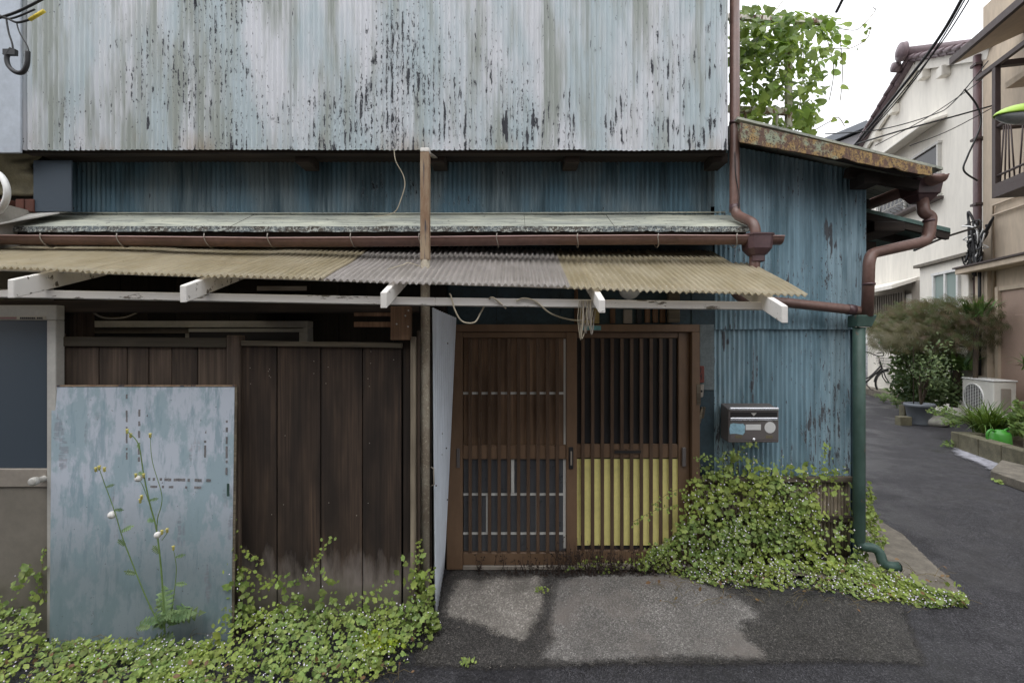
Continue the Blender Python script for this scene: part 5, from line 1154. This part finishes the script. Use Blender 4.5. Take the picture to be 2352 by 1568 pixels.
# ------------------------------------------------------------------ plants
def lobed(nl=5, depth=.28, cup=.12):
    """small five lobed leaf, unit radius, stalk at the origin"""
    v = [Vector((0, .12, 0))]; n = nl * 2 + 1
    for i in range(n):
        a = R(-125 + 250 * i / (n - 1)); r = (1 if i % 2 == 0 and 0 < i < n - 1 else 1 - depth) * (.75 if i in (0, n - 1) else 1)
        p = Vector((math.sin(a) * r * .62, .45 + math.cos(a) * r * .55, 0)); p.z = cup * (p.x ** 2) * 2 - .05 * p.y; v.append(p)
    return v, [(0, i, i + 1) for i in range(1, n)]
def heart(w=.5, fold=.15):
    pr = [(0, 0), (.32, .02), (.5, .2), (.46, .45), (.28, .75), (0, 1.05)]
    v = [Vector((0, y, 0)) for y in (0, .3, .65, 1.05)]; L_ = [Vector((-x * w * 2, y, fold * x)) for x, y in pr[1:5]]; Rr = [Vector((x * w * 2, y, fold * x)) for x, y in pr[1:5]]
    v += L_ + Rr
    v[3].z = -.12; v[2].z = -.03
    f = [(0, 4, 1), (4, 5, 1), (5, 6, 1), (6, 2, 1), (6, 7, 2), (7, 3, 2), (0, 1, 8), (8, 1, 9), (9, 1, 10), (10, 1, 2), (10, 2, 11), (11, 2, 3)]
    return v, f
def oval(w=.28): 
    v = [Vector((0, 0, 0)), Vector((-w, .35, .06)), Vector((-w * .8, .7, .03)), Vector((0, 1, -.05)), Vector((w * .8, .7, .03)), Vector((w, .35, .06)), Vector((0, .5, 0))]
    return v, [(6, i, (i + 1) % 6) for i in range(6)]
def spray(n=6):
    """hanging spray of narrow leaf fingers"""
    v, f = [], []
    for i in range(n):
        a = R(-70 + 140 * i / (n - 1)); d = Vector((math.sin(a), math.cos(a), -.15 * abs(math.sin(a)))); s_ = Vector((math.cos(a), -math.sin(a), 0)) * .032; k = len(v)
        v += [Vector((0, 0, 0)), d * .5 - s_, d * (1.0 - .2 * abs(math.sin(a))) + Vector((0, 0, -.15)), d * .5 + s_]; f.append((k, k + 1, k + 2, k + 3))
    return v, f
def orient(n, spin, up=Vector((0, 0, 1))):
    n = n.normalized(); y = Vector((math.sin(spin), 0, math.cos(spin))); y = (y - n * y.dot(n))
    if y.length < .05: y = Vector((1, .3, 0)) - n * n.dot(Vector((1, .3, 0)))
    y.normalize(); x = y.cross(n); return Matrix((x, y, n)).transposed()
def foliage(parent, shape, items, m, big=300, mass='foliage', leafname='leaf', smooth=True):
    """items: (point, normal, spin, size); the largest become objects, the rest one mass"""
    items = sorted(items, key=lambda t: -t[3]); v0, f0 = shape; rs = random.Random(len(items))
    lm = bpy.data.meshes.new(leafname); lm.from_pydata([tuple(v) for v in v0], [], f0); lm.materials.append(m)
    for p in lm.polygons: p.use_smooth = smooth
    o_ = ORG[parent]
    for p, n, s, z in items[:big]:
        ob = bpy.data.objects.new(leafname, lm); col.objects.link(ob); ob.parent = parent
        ob.matrix_local = Matrix.Translation(p - o_) @ orient(n, s).to_4x4() @ Matrix.Diagonal((z, z, z, 1))
    if len(items) > big:
        vs, fs, tn = [], [], []
        for p, n, s, z in items[big:]:
            M3 = orient(n, s); k = len(vs); tn += [rs.random()] * len(v0); vs += [p - o_ + M3 @ (v * z) for v in v0]; fs += [tuple(i + k for i in f) for f in f0]
        me = bpy.data.meshes.new(mass); me.from_pydata([tuple(v) for v in vs], [], fs); me.materials.append(m)
        me.attributes.new('tint', 'FLOAT', 'POINT').data.foreach_set('value', tn)
        for p in me.polygons: p.use_smooth = True
        ob = bpy.data.objects.new(mass, me); col.objects.link(ob); ob.parent = parent; ob['kind'] = 'stuff'; ORG[ob] = o_
def mass_only(parent, name, shape, items, m):
    foliage(parent, shape, items, m, 0, name)
def interp(tab, x):
    if x <= tab[0][0]: return tab[0][1]
    for (a, b_), (c_, d_) in zip(tab, tab[1:]):
        if x <= c_: return b_ + (d_ - b_) * (x - a) / (c_ - a)
    return tab[-1][1]
FL = ([Vector((0, 0, 0)), Vector((-.5, .3, .1)), Vector((-.3, .8, 0)), Vector((.3, .8, 0)), Vector((.5, .3, .1)), Vector((0, -.4, .1))], [(0, 1, 2), (0, 2, 3), (0, 3, 4), (0, 4, 5), (0, 5, 1)])
def lsize(lo=.012, hi=.028): return 1.3 * (lo * .8 + (hi - lo * .8) * random.random() ** 2.2)
# right hand toadflax: climbs the wing wall and spills over the ground
random.seed(31)
rv = thing('creeping_toadflax', 'creeping green vine with tiny white flowers covering the foot of the blue wall', 'vine', (1.75, 3.0, 0))
top = [(1470, 1296), (1500, 1255), (1540, 1235), (1572, 1150), (1582, 1074), (1640, 1056), (1668, 1046), (1690, 1030), (1725, 1046), (1765, 1062), (1800, 1058), (1850, 1066), (1888, 1060), (1920, 1055), (1958, 1072), (1975, 1190), (2000, 1225)]
front = [(1455, 1296), (1520, 1315), (1590, 1338), (1700, 1350), (1800, 1352), (1900, 1362), (2000, 1378), (2060, 1386), (2140, 1396), (2215, 1388)]
items, flo = [], []
def profile(px, t):
    """t 0 at the top of the climb, 1 at the front of the ground mat"""
    xt = PX(px, 3.08); zt = max(.02, PZ(interp(top, px), 3.08)) if px < 1985 else .06
    gf = G(px, interp(front, px)); yb = 3.10
    if px > 1985: yb = min(3.5, gf.y + .24 * (2230 - px) / 230 + .02)
    h = min(zt, .09)
    if px > 1965: h = .08
    lw_ = max(.001, zt - h); lg = max(.05, yb - gf.y); tw = lw_ / (lw_ + lg * 1.1)
    if t < tw: q = t / tw; return Vector((xt if px < 1985 else PX(px, yb), yb - .02 - .03 * q, zt - lw_ * q)), Vector((0, -1, .35))
    q = (t - tw) / (1 - tw); y = yb - .07 + (gf.y - yb + .07) * q
    z = gz(xt, y) + h * (1 - q) ** 1.3 * .9 + .012
    k_ = .5 if px < 1900 else min(1, .5 + (px - 1900) / 200); return Vector((PX(px, y) * k_ + xt * (1 - k_), y, z)), Vector((0, -.6, .8))
nr = 12000
for i in range(nr):
    px = random.uniform(1470, 2215)
    if px < 1580 and random.random() < .45: continue
    if px > 1985 and random.random() < .35: continue
    t = random.random() ** .85
    # thin out over the bamboo at the right and along the ragged top
    p, n = profile(px, t)
    clump = mnoise.noise((p.x * 5, p.z * 5 + p.y * 3, 1.5))
    if 1880 < px < 1968 and p.z > .1 and p.z < .58 and random.random() < .72: continue
    if t < .08 and random.random() < .4 - clump * .6: continue
    if 1580 < px < 1640 and p.z > .15 and random.random() < .35: continue
    if clump < -.3 and random.random() < .5: continue
    dep = random.random() ** 1.5 * .07
    p = p + Vector((random.gauss(0, .012), dep * .6 - .01 + .03 * clump * -1, random.gauss(0, .012)))
    nn = n + Vector((random.gauss(0, .45), random.gauss(0, .25), random.gauss(0, .4)))
    s_ = lsize(.011, .034) * (.7 if t > .8 else 1)
    items.append((p, nn, math.pi + random.gauss(0, .8), s_))
    if random.random() < (.07 + .12 * t): flo.append((p + Vector((random.gauss(0, .01), -.02, .012)), n + Vector((random.gauss(0, .4), 0, random.gauss(0, .4))), random.uniform(-1, 1), random.uniform(.005, .009)))
# stray shoots up to the mailbox and across the slats
stems = MB()
for px0, py0, px1, py1 in ((1690, 1045, 1735, 1015), (1640, 1062, 1600, 1050), (1575, 1120, 1500, 1160), (1560, 1160, 1450, 1200), (1890, 1058, 1900, 1020), (1560, 1240, 1440, 1290), (1420, 1295, 1340, 1290), (1700, 1050, 1660, 1040), (1400, 1300, 1300, 1306), (1480, 1290, 1380, 1312)):
    A_, B_ = P(px0, py0, 3.06), P(px1, py1, 3.04); md = (A_ + B_) / 2 + Vector((0, -.01, .03)); pth = arc([A_, md, B_], 6); MB().tube(pth, .0014, 4, False).build('stem', M['stem'], rv)
    for p in pth[1:]:
        for _ in range(2): items.append((p + Vector((random.gauss(0, .012), -.008, random.gauss(0, .012))), Vector((random.gauss(0, .4), -1, .4)), math.pi + random.gauss(0, .8), random.uniform(.009, .022)))
def litter(parent, xa, xb, ya, yb, n):
    """dead stalks and curled dry leaves caught between the shoots"""
    m_ = MB(); its = []
    for _ in range(n):
        x, y = random.uniform(xa, xb), random.uniform(ya, yb); p = Vector((x, y, gz(x, y) + random.uniform(.01, .07))); a = random.random() * 6.28; l_ = random.uniform(.04, .16)
        q = p + Vector((math.cos(a) * l_, math.sin(a) * l_ * .6, random.uniform(-.01, .06))); m_.tube([p, (p + q) / 2 + Vector((0, 0, .015)), q], [.0013, .0012, .0006], 3, False)
        if random.random() < .3: its.append((q, Vector((random.gauss(0, .5), -.4, .8)), random.random() * 6, random.uniform(.015, .035)))
    o_ = m_.build('dry_stalks', M['stem'], parent); o_['kind'] = 'stuff'
    foliage(parent, oval(.3), its, M['drylf'], 0, 'dry_leaves')
M['drylf'] = leafmat('dry_leaf', C(140, 112, 78), C(112, 84, 58), None, .1, 20)
foliage(rv, lobed(), items, M['leaf']); litter(rv, .9, 2.7, 2.72, 3.05, 160)
mass_only(rv, 'flowers', FL, flo, M['flower'])
# left hand toadflax along the fence foot
lv = thing('creeping_toadflax', 'creeping green vine with tiny white flowers along the fence foot at lower left', 'vine', (-1.3, 2.4, -.1))
toph = [(-20, 1320), (60, 1330), (100, 1260), (112, 1330), (130, 1470), (300, 1480), (500, 1480), (525, 1330), (540, 1180), (556, 1260), (590, 1330), (640, 1330), (700, 1310), (740, 1290), (800, 1330), (850, 1370), (900, 1330), (920, 1290), (965, 1240), (985, 1300), (1000, 1420)]
fr2 = [(-20, 1600), (300, 1600), (700, 1595), (860, 1575), (930, 1540), (985, 1480), (1010, 1440)]
items, flo = [], []
for i in range(8200):
    px = random.uniform(-60, 1005); t = random.random()
    dbk = 2.46 if 110 < px < 535 else 2.56
    if px > 945: dbk = 2.6
    yf = max(1.95, G(px, interp(fr2, px)).y); zt = max(PZ(interp(toph, px), dbk), gz(PX(px, dbk), dbk) + .05)
    g0 = gz(PX(px, dbk), dbk); climb = zt - g0
    hh = min(climb, .14 if not 110 < px < 520 else .05)
    w_ = (climb - hh) / (climb - hh + (dbk - yf))
    if t < w_:
        q = t / max(w_, 1e-3); keep = .1 + .55 * q ** 1.5
        cl = mnoise.noise((px * .02, q * 5, 9))
        if random.random() > keep + cl * .8: continue
        z = zt - (climb - hh) * q; p = Vector((PX(px, dbk), dbk - .03 - .03 * random.random(), z)); n = Vector((0, -1, .4)); sz = lsize(.012, .04)
    else:
        q = (t - w_) / (1 - w_); y = dbk - .04 + (yf - dbk + .04) * q
        p = Vector((PX(px, dbk) * .4 + PX(px, y) * .6, y, gz(0, y) + hh * (1 - q) ** 1.2 + .015 + .02 * random.random())); n = Vector((0, -.45, .9)); sz = lsize(.010, .03)
        cl = mnoise.noise((p.x * 6, p.y * 6, 2))
        p.z += .03 * max(0, cl)
        if cl < -.12 and random.random() < .65: continue
        if q > .8 and random.random() < .45: continue
    p += Vector((random.gauss(0, .012), random.gauss(0, .008), random.gauss(0, .008)))
    nn = n + Vector((random.gauss(0, .42), random.gauss(0, .25), random.gauss(0, .35)))
    items.append((p, nn, math.pi + random.gauss(0, .8), sz))
    if random.random() < .1: flo.append((p + Vector((random.gauss(0, .01), -.02, .016)), n + Vector((random.gauss(0, .4), 0, random.gauss(0, .4))), random.uniform(-1, 1), random.uniform(.004, .0075)))
stems = MB()
for px0, py0, px1, py1 in ((560, 1260, 600, 1290), (700, 1330, 760, 1235), (640, 1345, 560, 1300), (830, 1380, 900, 1330), (540, 1230, 535, 1180), (960, 1330, 965, 1235), (985, 1400, 990, 1300), (600, 1350, 650, 1320), (100, 1380, 105, 1255)):
    A_, B_ = P(px0, py0, 2.55), P(px1, py1, 2.55); pth = arc([A_, (A_ + B_) / 2 + Vector((0, -.015, .015)), B_], 6); MB().tube(pth, .0013, 4, False).build('stem', M['stem'], lv)
    for p in pth[1:]:
        for _ in range(2): items.append((p + Vector((random.gauss(0, .012), -.008, random.gauss(0, .012))), Vector((random.gauss(0, .4), -1, .4)), math.pi + random.gauss(0, .8), random.uniform(.009, .022)))
foliage(lv, lobed(), items, M['leaf']); litter(lv, -2.6, -.5, 2.0, 2.5, 260)
mass_only(lv, 'flowers', FL, flo, M['flower'])
# lime green patch
lp = thing('lime_plant', 'bright lime green ferny plant inside the vine before the fence', 'plant', (PX(850, 2.35), 2.35, -.1))
items = []
for i in range(420):
    a, r = random.random() * 6.28, random.random() ** .6 * .14
    p = G(862, 1505) + Vector((math.cos(a) * r, math.sin(a) * r * .6, .06 + .05 * (1 - r / .14) + random.gauss(0, .01))); items.append((p, Vector((random.gauss(0, .5), -.5, .8)), random.random() * 6, lsize(.01, .022)))
foliage(lp, lobed(5, .45), items, M['leaf_y'], 100)
# little weeds on the asphalt
for i, (px, py, lb) in enumerate(((1069, 1526, 'small leafy weed on the dark asphalt below the entrance'), (1243, 1360, 'tiny weed in the crack between the concrete patches'), (2296, 1110, 'small pale weed at the foot of the kerb slab'))):
    wd = thing('small_weed', lb, 'weed', G(px, py)); items = []
    for k in range(26):
        p = G(px, py) + Vector((random.gauss(0, .022), random.gauss(0, .016), .012 + random.random() * .018)); items.append((p, Vector((random.gauss(0, .5), -.4, .8)), random.random() * 6, random.uniform(.010, .02) * (1 if i < 2 else 2.2)))
    foliage(wd, lobed(), items, M['leaf'], 26)
# sow thistle in front of the leaning panel
stl = thing('sow_thistle', 'tall flowering sow thistle with white seed heads before the blue panel', 'plant', (PX(370, 2.4), 2.4, -.1))
b0 = P(375, 1440, 2.4); m = MB(); tips = []
def stalk(pts, r0):
    pp = arc([P(x, y, 2.4 - .02 * i) for i, (x, y) in enumerate(pts)], 6); MB().tube(pp, [.6 * r0 * (1 - .6 * i / len(pp)) for i in range(len(pp))], 6).build('stem', M['stem_g'], stl); return pp
S1 = stalk([(378, 1450), (372, 1330), (360, 1220), (345, 1160), (330, 1090), (318, 1020), (292, 990)], .0075)
S2 = stalk([(360, 1225), (362, 1190), (372, 1140), (350, 1060), (345, 1000)], .004)
S3 = stalk([(372, 1445), (335, 1370), (295, 1270), (280, 1230), (262, 1170), (240, 1110), (228, 1075)], .0055)
S4 = stalk([(345, 1160), (330, 1120), (320, 1100)], .0035); S5 = stalk([(395, 1400), (405, 1310), (398, 1260)], .004); S6 = stalk([(372, 1240), (385, 1220), (372, 1222)], .003)
fm_ = plain('white_seed_fluff', C(236, 234, 230), .95, .04, 30); yb_ = plain('yellow_bud', C(214, 204, 120), .7, .15, 30)
for px, py, r in ((318, 1098, .017), (257, 1182, .018), (362, 1228, .016)): MB().lathe([(.0001, -r)] + [(r * math.cos(t), r * math.sin(t)) for t in [R(-70 + 20 * i) for i in range(9)]] , P(px, py, 2.33), 10).build('seed_head', fm_, stl)
for px, py in ((292, 990), (300, 1000), (228, 1074), (240, 1078), (345, 1000), (322, 1150), (325, 1142), (330, 1092), (372, 1222), (398, 1258), (220, 1078), (312, 1092), (384, 1218)): MB().lathe([(.001, -.012), (.006, -.008), (.005, .004), (.008, .01), (.0001, .013)], P(px, py, 2.32), 8).build('flower_bud', yb_, stl)
items = []
def jag(n=5):
    v = [Vector((-.02, 0, 0)), Vector((.02, 0, 0)), Vector((.015, 1, -.12)), Vector((-.015, 1, -.12))]; f = [(0, 1, 2, 3)]
    for s in (-1, 1):
        for i in range(n):
            y = .15 + .8 * i / n; w_ = .30 - .22 * abs(y - .6); k = len(v); z_ = -.12 * y
            v += [Vector((0, y - .07, z_)), Vector((s * w_ * .6, y - .04, z_ + .05)), Vector((s * w_, y + .06, z_)), Vector((s * w_ * .5, y + .08, z_ + .03)), Vector((0, y + .07, z_))]
            f.append((k, k + 1, k + 2, k + 3, k + 4) if s > 0 else (k + 4, k + 3, k + 2, k + 1, k))
    v += [Vector((-.12, .92, -.1)), Vector((0, 1.12, -.2)), Vector((.12, .92, -.1))]; f.append((len(v) - 1, len(v) - 2, len(v) - 3)); return v, f
random.seed(77)
for k in range(15):
    a = random.uniform(-1.5, 1.5); items.append((b0 + Vector((random.gauss(0, .03), random.gauss(-.02, .02), random.uniform(-.06, .06))), Vector((random.gauss(0, .3), -.8, .9)), a * 1.15, random.uniform(.07, .16)))
for S_ in (S1, S3, S5):
    for p in S_[4:-3:5]: items.append((p, Vector((random.gauss(0, .4), -1, .6)), random.choice((-1, 1)) * random.uniform(.8, 1.6), random.uniform(.025, .06)))
foliage(stl, jag(), items, leafmat('thistle_leaf', C(92, 118, 76), C(136, 160, 108), None, .3, 20), 60, smooth=False)
# vine over the rusty white railing behind the wing roof
random.seed(41); dv = 4.2
rl = thing('rusty_white_railing', 'rusty white metal railing and pole behind the wing roof', 'railing', (PX(1760, dv), dv, PZ(330, dv)))
wr = wood('rusty_white_steel', C(150, 110, 84), C(176, 150, 124), (1, 1, .3), 16, .7, paint=(C(222, 216, 206), .45))
MB().bar(P(1811, 340, dv), P(1811, 90, dv), .045, .045, (1, 0, 0)).build('pole', wr, rl); MB().bar(P(1640, 249, dv), P(1812, 258, dv), .04, .05).build('top_rail', wr, rl)
for px in (1712, 1748, 1785): MB().bar(P(px, 340, dv), P(px, 256, dv), .02, .02, (1, 0, 0)).build('baluster', wr, rl)
MB().bar(P(1640, 38, dv), P(1900, 52, dv), .04, .04).build('upper_rail', wr, rl)
BX(PX(1600, dv), PX(1840, dv), dv - .2, dv + 2.5, 2.3, PZ(345, dv)).build('roof_terrace', M['concrete'], rl)
vn = thing('broad_leaf_vine', 'broad leaved green vine overgrowing the white railing against the sky', 'vine', (PX(1760, dv), dv, PZ(330, dv)))
items = []; stems = MB()
def blob(px, py, rx, ry, n, lo=.035, hi=.105):
    for _ in range(int(n * 1.6)):
        a, r = random.random() * 6.28, random.random() ** .55
        p = P(px + math.cos(a) * r * rx, py + math.sin(a) * r * ry, dv + random.uniform(-.35, .35)); items.append((p, Vector((random.gauss(0, .5), -.7, random.gauss(.5, .4))), math.pi + random.gauss(0, .6), lo + (hi - lo) * random.random()))
for q in ((1740, 45, 60, 35, 60), (1830, 55, 60, 30, 60), (1900, 60, 35, 25, 25), (1720, 110, 50, 60, 90), (1780, 130, 45, 60, 70), (1840, 150, 45, 70, 75), (1900, 110, 35, 55, 28), (1720, 200, 40, 60, 65), (1790, 220, 35, 50, 35), (1850, 260, 30, 35, 45), (1720, 275, 40, 25, 45), (1760, 285, 50, 20, 30), (1815, 90, 30, 50, 50), (1740, 150, 60, 100, 60), (1870, 190, 30, 30, 14), (1835, 290, 40, 14, 18)): blob(*q)
for px, py in ((1760, 15), (1718, 20), (1905, 70), (1940, 90), (1955, 60), (1925, 130), (1890, 215), (1895, 240), (1920, 175), (1950, 105), (1935, 150), (1930, 200), (1885, 270), (1870, 300)): items.append((P(px, py, dv), Vector((random.gauss(0, .3), -1, .4)), random.uniform(0, 6), random.uniform(.07, .11)))
for pts in ([(1900, 60), (1960, 70), (1985, 55), (2010, 25), (2005, 18)], [(1900, 110), (1950, 112), (1990, 90), (2000, 62)], [(1870, 300), (1905, 280), (1925, 270), (1940, 290)], [(1930, 90), (1935, 170), (1930, 230)], [(1760, 60), (1800, 0), (1830, -20)], [(1900, 90), (1915, 160), (1905, 230)], [(1840, 60), (1845, 160), (1830, 300)], [(1740, 60), (1730, 180), (1735, 300)]):
    pp = arc([P(x, y, dv + random.uniform(-.1, .1)) for x, y in pts], 6); MB().tube(pp, .0035, 5, False).build('stem', M['stem'], vn)
for px, py in ((1985, 55), (2002, 66), (1988, 95), (1968, 110), (1990, 70), (1920, 272), (1940, 280)): items.append((P(px, py, dv), Vector((random.gauss(0, .5), -1, .2)), random.uniform(0, 6), random.uniform(.03, .06)))
foliage(vn, heart(.42, .2), items, M['vine'])
# Japanese maple, shrubs and pots beside the lane
mpl = thing('maple_tree', 'low spreading maple with feathery purple red leaves before the white house', 'tree', (PX(2200, 8.6), 8.6, .1))
random.seed(52); items = []; tr = MB(); base = P(2190, 935, 8.6)
tr.tube(arc([base, base + Vector((.05, 0, .7)), base + Vector((-.1, 0, 1.3)), base + Vector((-.3, .1, 1.75))]), [.06 - .0018 * i for i in range(19)], 8)
hubs = []
for px, py, rx, ry in ((2060, 735, 55, 32), (2110, 715, 60, 30), (2170, 712, 60, 34), (2220, 730, 50, 36), (2050, 765, 40, 28), (2240, 762, 40, 36), (2150, 750, 70, 30), (2090, 755, 40, 25), (2030, 745, 26, 24), (2085, 785, 36, 22), (2160, 780, 40, 20), (2225, 795, 36, 26), (2035, 785, 22, 22)):
    d_ = 8.5 + random.uniform(-.3, .3); c_ = P(px, py, d_); hubs.append(c_); tr.tube(arc([base + Vector((-.1, 0, 1.2)), (base + c_) / 2 + Vector((0, 0, .55)), c_]), [.016 - .001 * i for i in range(13)], 5)
    for _ in range(200 if px < 2056 else 400 if py < 775 else 170):
        a, r = random.random() * 6.28, random.random() ** .5; q = Vector((math.cos(a) * r * rx / F * d_, random.uniform(-.45, .35), math.sin(a) * r * ry / F * d_))
        items.append((c_ + q, Vector((random.gauss(0, .5), -.9, .6)), math.pi + random.gauss(.1, .8), random.uniform(.07, .15)))
tr.build('trunk', M['bark'], mpl)
cr = sub('crown', mpl); ORG[cr] = ORG[mpl]; foliage(cr, spray(7), items, M['maple'], 0, 'leaf_sprays')
def bush(name, label, cat, base_d, blobs, m, shape, lo, hi, trunk=True, big=120, org=None, flat=-.6):
    c0 = P(blobs[0][0], blobs[0][1], base_d); t = thing(name, label, cat, org if org is not None else (c0.x, base_d, gz(c0.x, base_d))); its = []; st_ = MB()
    o_ = ORG[t]
    for px, py, rx, ry, n, dd_ in blobs:
        c = P(px, py, base_d + dd_)
        if trunk: st_.tube(arc([o_ + Vector((random.gauss(0, .03), random.gauss(0, .03), 0)), (o_ + c) / 2 + Vector((random.gauss(0, .06), 0, .05)), c]), [.014 - .0009 * i for i in range(13)], 5)
        for _ in range(n):
            a, r = random.random() * 6.28, random.random() ** .5
            p = c + Vector((math.cos(a) * r * rx / F * base_d, random.uniform(-.5, .5) * rx / F * base_d, math.sin(a) * r * ry / F * base_d)); its.append((p, Vector((random.gauss(0, .6), flat, random.gauss(.5, .4))), random.random() * 6.28, random.uniform(lo, hi)))
    if trunk: st_.build('branches', M['bark'], t)
    foliage(t, shape, its, m, big); return t
bush('dark_shrub', 'tall dark leafy shrub under the maple behind the grey pot', 'shrub', 8.9, [(2105, 850, 45, 45, 1100, 0), (2150, 800, 50, 35, 700, .1), (2180, 860, 45, 50, 1000, 0), (2080, 890, 34, 30, 300, -.2), (2140, 900, 60, 30, 900, -.3), (2090, 805, 36, 40, 460, 0), (2210, 890, 30, 40, 600, 0), (2062, 850, 18, 30, 60, 0)], M['bush'], oval(.24), .05, .11)
pt = thing('potted_shrub', 'grey plastic pot with a thin branched shrub at the lane edge', 'potted plant', tuple(G(2112, 974)))
q = G(2112, 974); pm = plain('grey_pot_plastic', C(120, 126, 134), .5, .08, 8)
MB().lathe([(.0001, .0), (.145, 0), (.15, .02), (.195, .3), (.21, .3), (.215, .35), (.205, .355), (.19, .33), (.17, .30), (.0001, .30)], q, 26).build('pot', pm, pt)
MB().lathe([(.0001, .315), (.188, .31)], q, 18).build('soil', M['dirt'], pt)
tr = MB(); its = []; random.seed(61)
for i in range(11):
    t = q + Vector((random.gauss(0, .28), random.gauss(0, .2), random.uniform(.75, 1.35))); tr.tube(arc([q + Vector((.02, 0, .3)), q + Vector((random.gauss(.03, .06), 0, .6)), t]), [.012 - .0007 * k for k in range(13)], 5)
    for _ in range(60): its.append((t + Vector((random.gauss(0, .13), random.gauss(0, .12), random.gauss(-.05, .13))), Vector((random.gauss(0, .6), -.6, .6)), random.random() * 6, random.uniform(.035, .075)))
tr.tube([q + Vector((-.1, 0, .3)), q + Vector((-.1, 0, 1.5))], .008, 5)
tr.build('branches', M['bark'], pt); foliage(pt, oval(.22), its, M['bush'], 120)
def fern(label, c, n, L_, group=None):
    t = thing('fern', label, 'fern', c, group=group); its = []; st_ = MB(); c = Vector(c)
    for i in range(n):
        a = random.random() * 6.28; l_ = L_ * random.uniform(.6, 1); dr_ = Vector((math.cos(a), math.sin(a) * .7, 0))
        pp = [c + dr_ * l_ * k / 8 + Vector((0, 0, l_ * .75 * math.sin(min(1, k / 7) * 2.2))) for k in range(9)]; st_.tube(pp, .003, 4, False)
        for k in range(1, 9):
            for s in (-1, 1):
                sd_ = dr_.cross(Vector((0, 0, 1))) * s; its.append((pp[k], Vector((random.gauss(0, .2), -.4, .9)), math.atan2(sd_.x, .15), l_ * .26 * (1.1 - k / 10)))
    st_.build('stalk', M['stem_g'], t); foliage(t, oval(.2), its, M['fern'], 60); return t
random.seed(71)
for px, py, n, l_, lb in ((2030, 925, 12, .3, 'light green fern nearest the bicycle'), (2060, 935, 12, .32, 'light green fern in the middle of the row left of the pot'), (2085, 950, 10, .24, 'light green fern touching the grey pot'), (2168, 975, 9, .26, 'light green fern right of the river stone'), (2050, 915, 10, .32, 'light green fern behind its row under the dark shrub')): fern(lb, tuple(G(px, py)), n, l_, 'ferns along the lane')
def tuft(name, label, c, n, L_, wd, m, droop=1.0, spread=1.0):
    t = thing(name, label, 'plant', c); c = Vector(c)
    for i in range(n):
        a = random.random() * 6.28; l_ = L_ * random.uniform(.65, 1.1); k0 = random.uniform(.35, 1) * spread; dr_ = Vector((math.cos(a), math.sin(a), 0)); sd_ = Vector((-math.sin(a), math.cos(a), 0)) * wd
        o0 = c + Vector((random.gauss(0, .05), random.gauss(0, .05), 0)); m_ = MB(); vs = []
        for j in range(6):
            u = j / 5; p = o0 + dr_ * l_ * u * k0 + Vector((0, 0, l_ * (u * 1.0 - droop * u * u * .85 * k0))); wv = sd_ * (1 - u ** 2 * .95) * (.6 + .8 * min(u * 3, 1)); vs += [p - wv, p + wv]
        m_.add(vs, [(2 * j, 2 * j + 1, 2 * j + 3, 2 * j + 2) for j in range(5)], True); m_.build('blade', m, t)
    return t
random.seed(81)
z_ = .22
tuft('liriope_clump', 'dense arching grass clump overhanging the block planter', (PX(2262, 6.5), 6.45, z_), 300, .72, .008, M['blade'], 1.05, .95)
cd = tuft('sword_leaf_plant', 'glossy sword leaved plant above the maple at the tan corner', tuple(P(2243, 728, 7.95)), 40, .42, .022, M['palm'], .5, .9)
ob = MB().tube([P(2243, 730, 7.95), P(2238, 960, 7.95)], .035, 8).build('trunk', M['bark'], cd)
tuft('sword_leaf_plant', 'broad sword leaved plant in shade below the maple', tuple(P(2215, 850, 8.5)), 22, .55, .035, M['palm'], .9, 1.0)
tuft('strap_leaf_plant', 'pale strap leaved plant cut by the right picture edge', tuple(P(2375, 850, 7.0)), 26, .5, .02, M['palm'], 1.0, 1.0)
bush('planter_weeds', 'mixed low leafy plants on the right end of the planter', 'plant', 6.0, [(2340, 960, 20, 20, 110, 0), (2348, 985, 20, 16, 110, -.1), (2335, 930, 14, 14, 30, .3)], M['fern'], heart(.4, .1), .03, .085, False, 60)
bush('moss_cushion', 'low green ground plants around the mossy stone', 'plant', 7.4, [(2165, 945, 34, 9, 150, 0), (2185, 968, 20, 8, 90, -.3), (2180, 1018, 14, 5, 40, -.9)], M['fern'], lobed(), .02, .045, False, 60)
bush('corner_weeds', 'weeds growing around the corner behind the green pipe', 'weed', 3.25, [(1997, 1150, 9, 45, 90, .3), (2000, 1195, 18, 30, 120, .2), (2015, 1235, 22, 25, 90, .1)], M['leaf'], lobed(), .014, .03, False, 60)
# grit and crumbs on the apron and along the lane edge
random.seed(91); m = MB()
for i in range(420):
    if i < 260: p = G(random.gauss(1330, 170), min(1545, max(1309, 1310 + abs(random.gauss(0, 60)))))
    elif i < 340: p = G(random.uniform(1000, 1240), random.uniform(1440, 1540))
    else: p = G(random.uniform(2020, 2180), random.uniform(1180, 1380))
    r = random.uniform(.0015, .0055); p.z += .014; a = [p + Vector((random.uniform(-1, 1), random.uniform(-1, 1), random.uniform(0, .8))) * r for _ in range(4)]
    m.add(a, [(0, 1, 2), (0, 2, 3), (0, 3, 1), (1, 3, 2)])
tag(m.build('grit', plain('pale_grit', C(150, 142, 132), .9, .4, 60)), 'scattered grit and crumbs on the apron before the door', 'grit', kind='stuff')
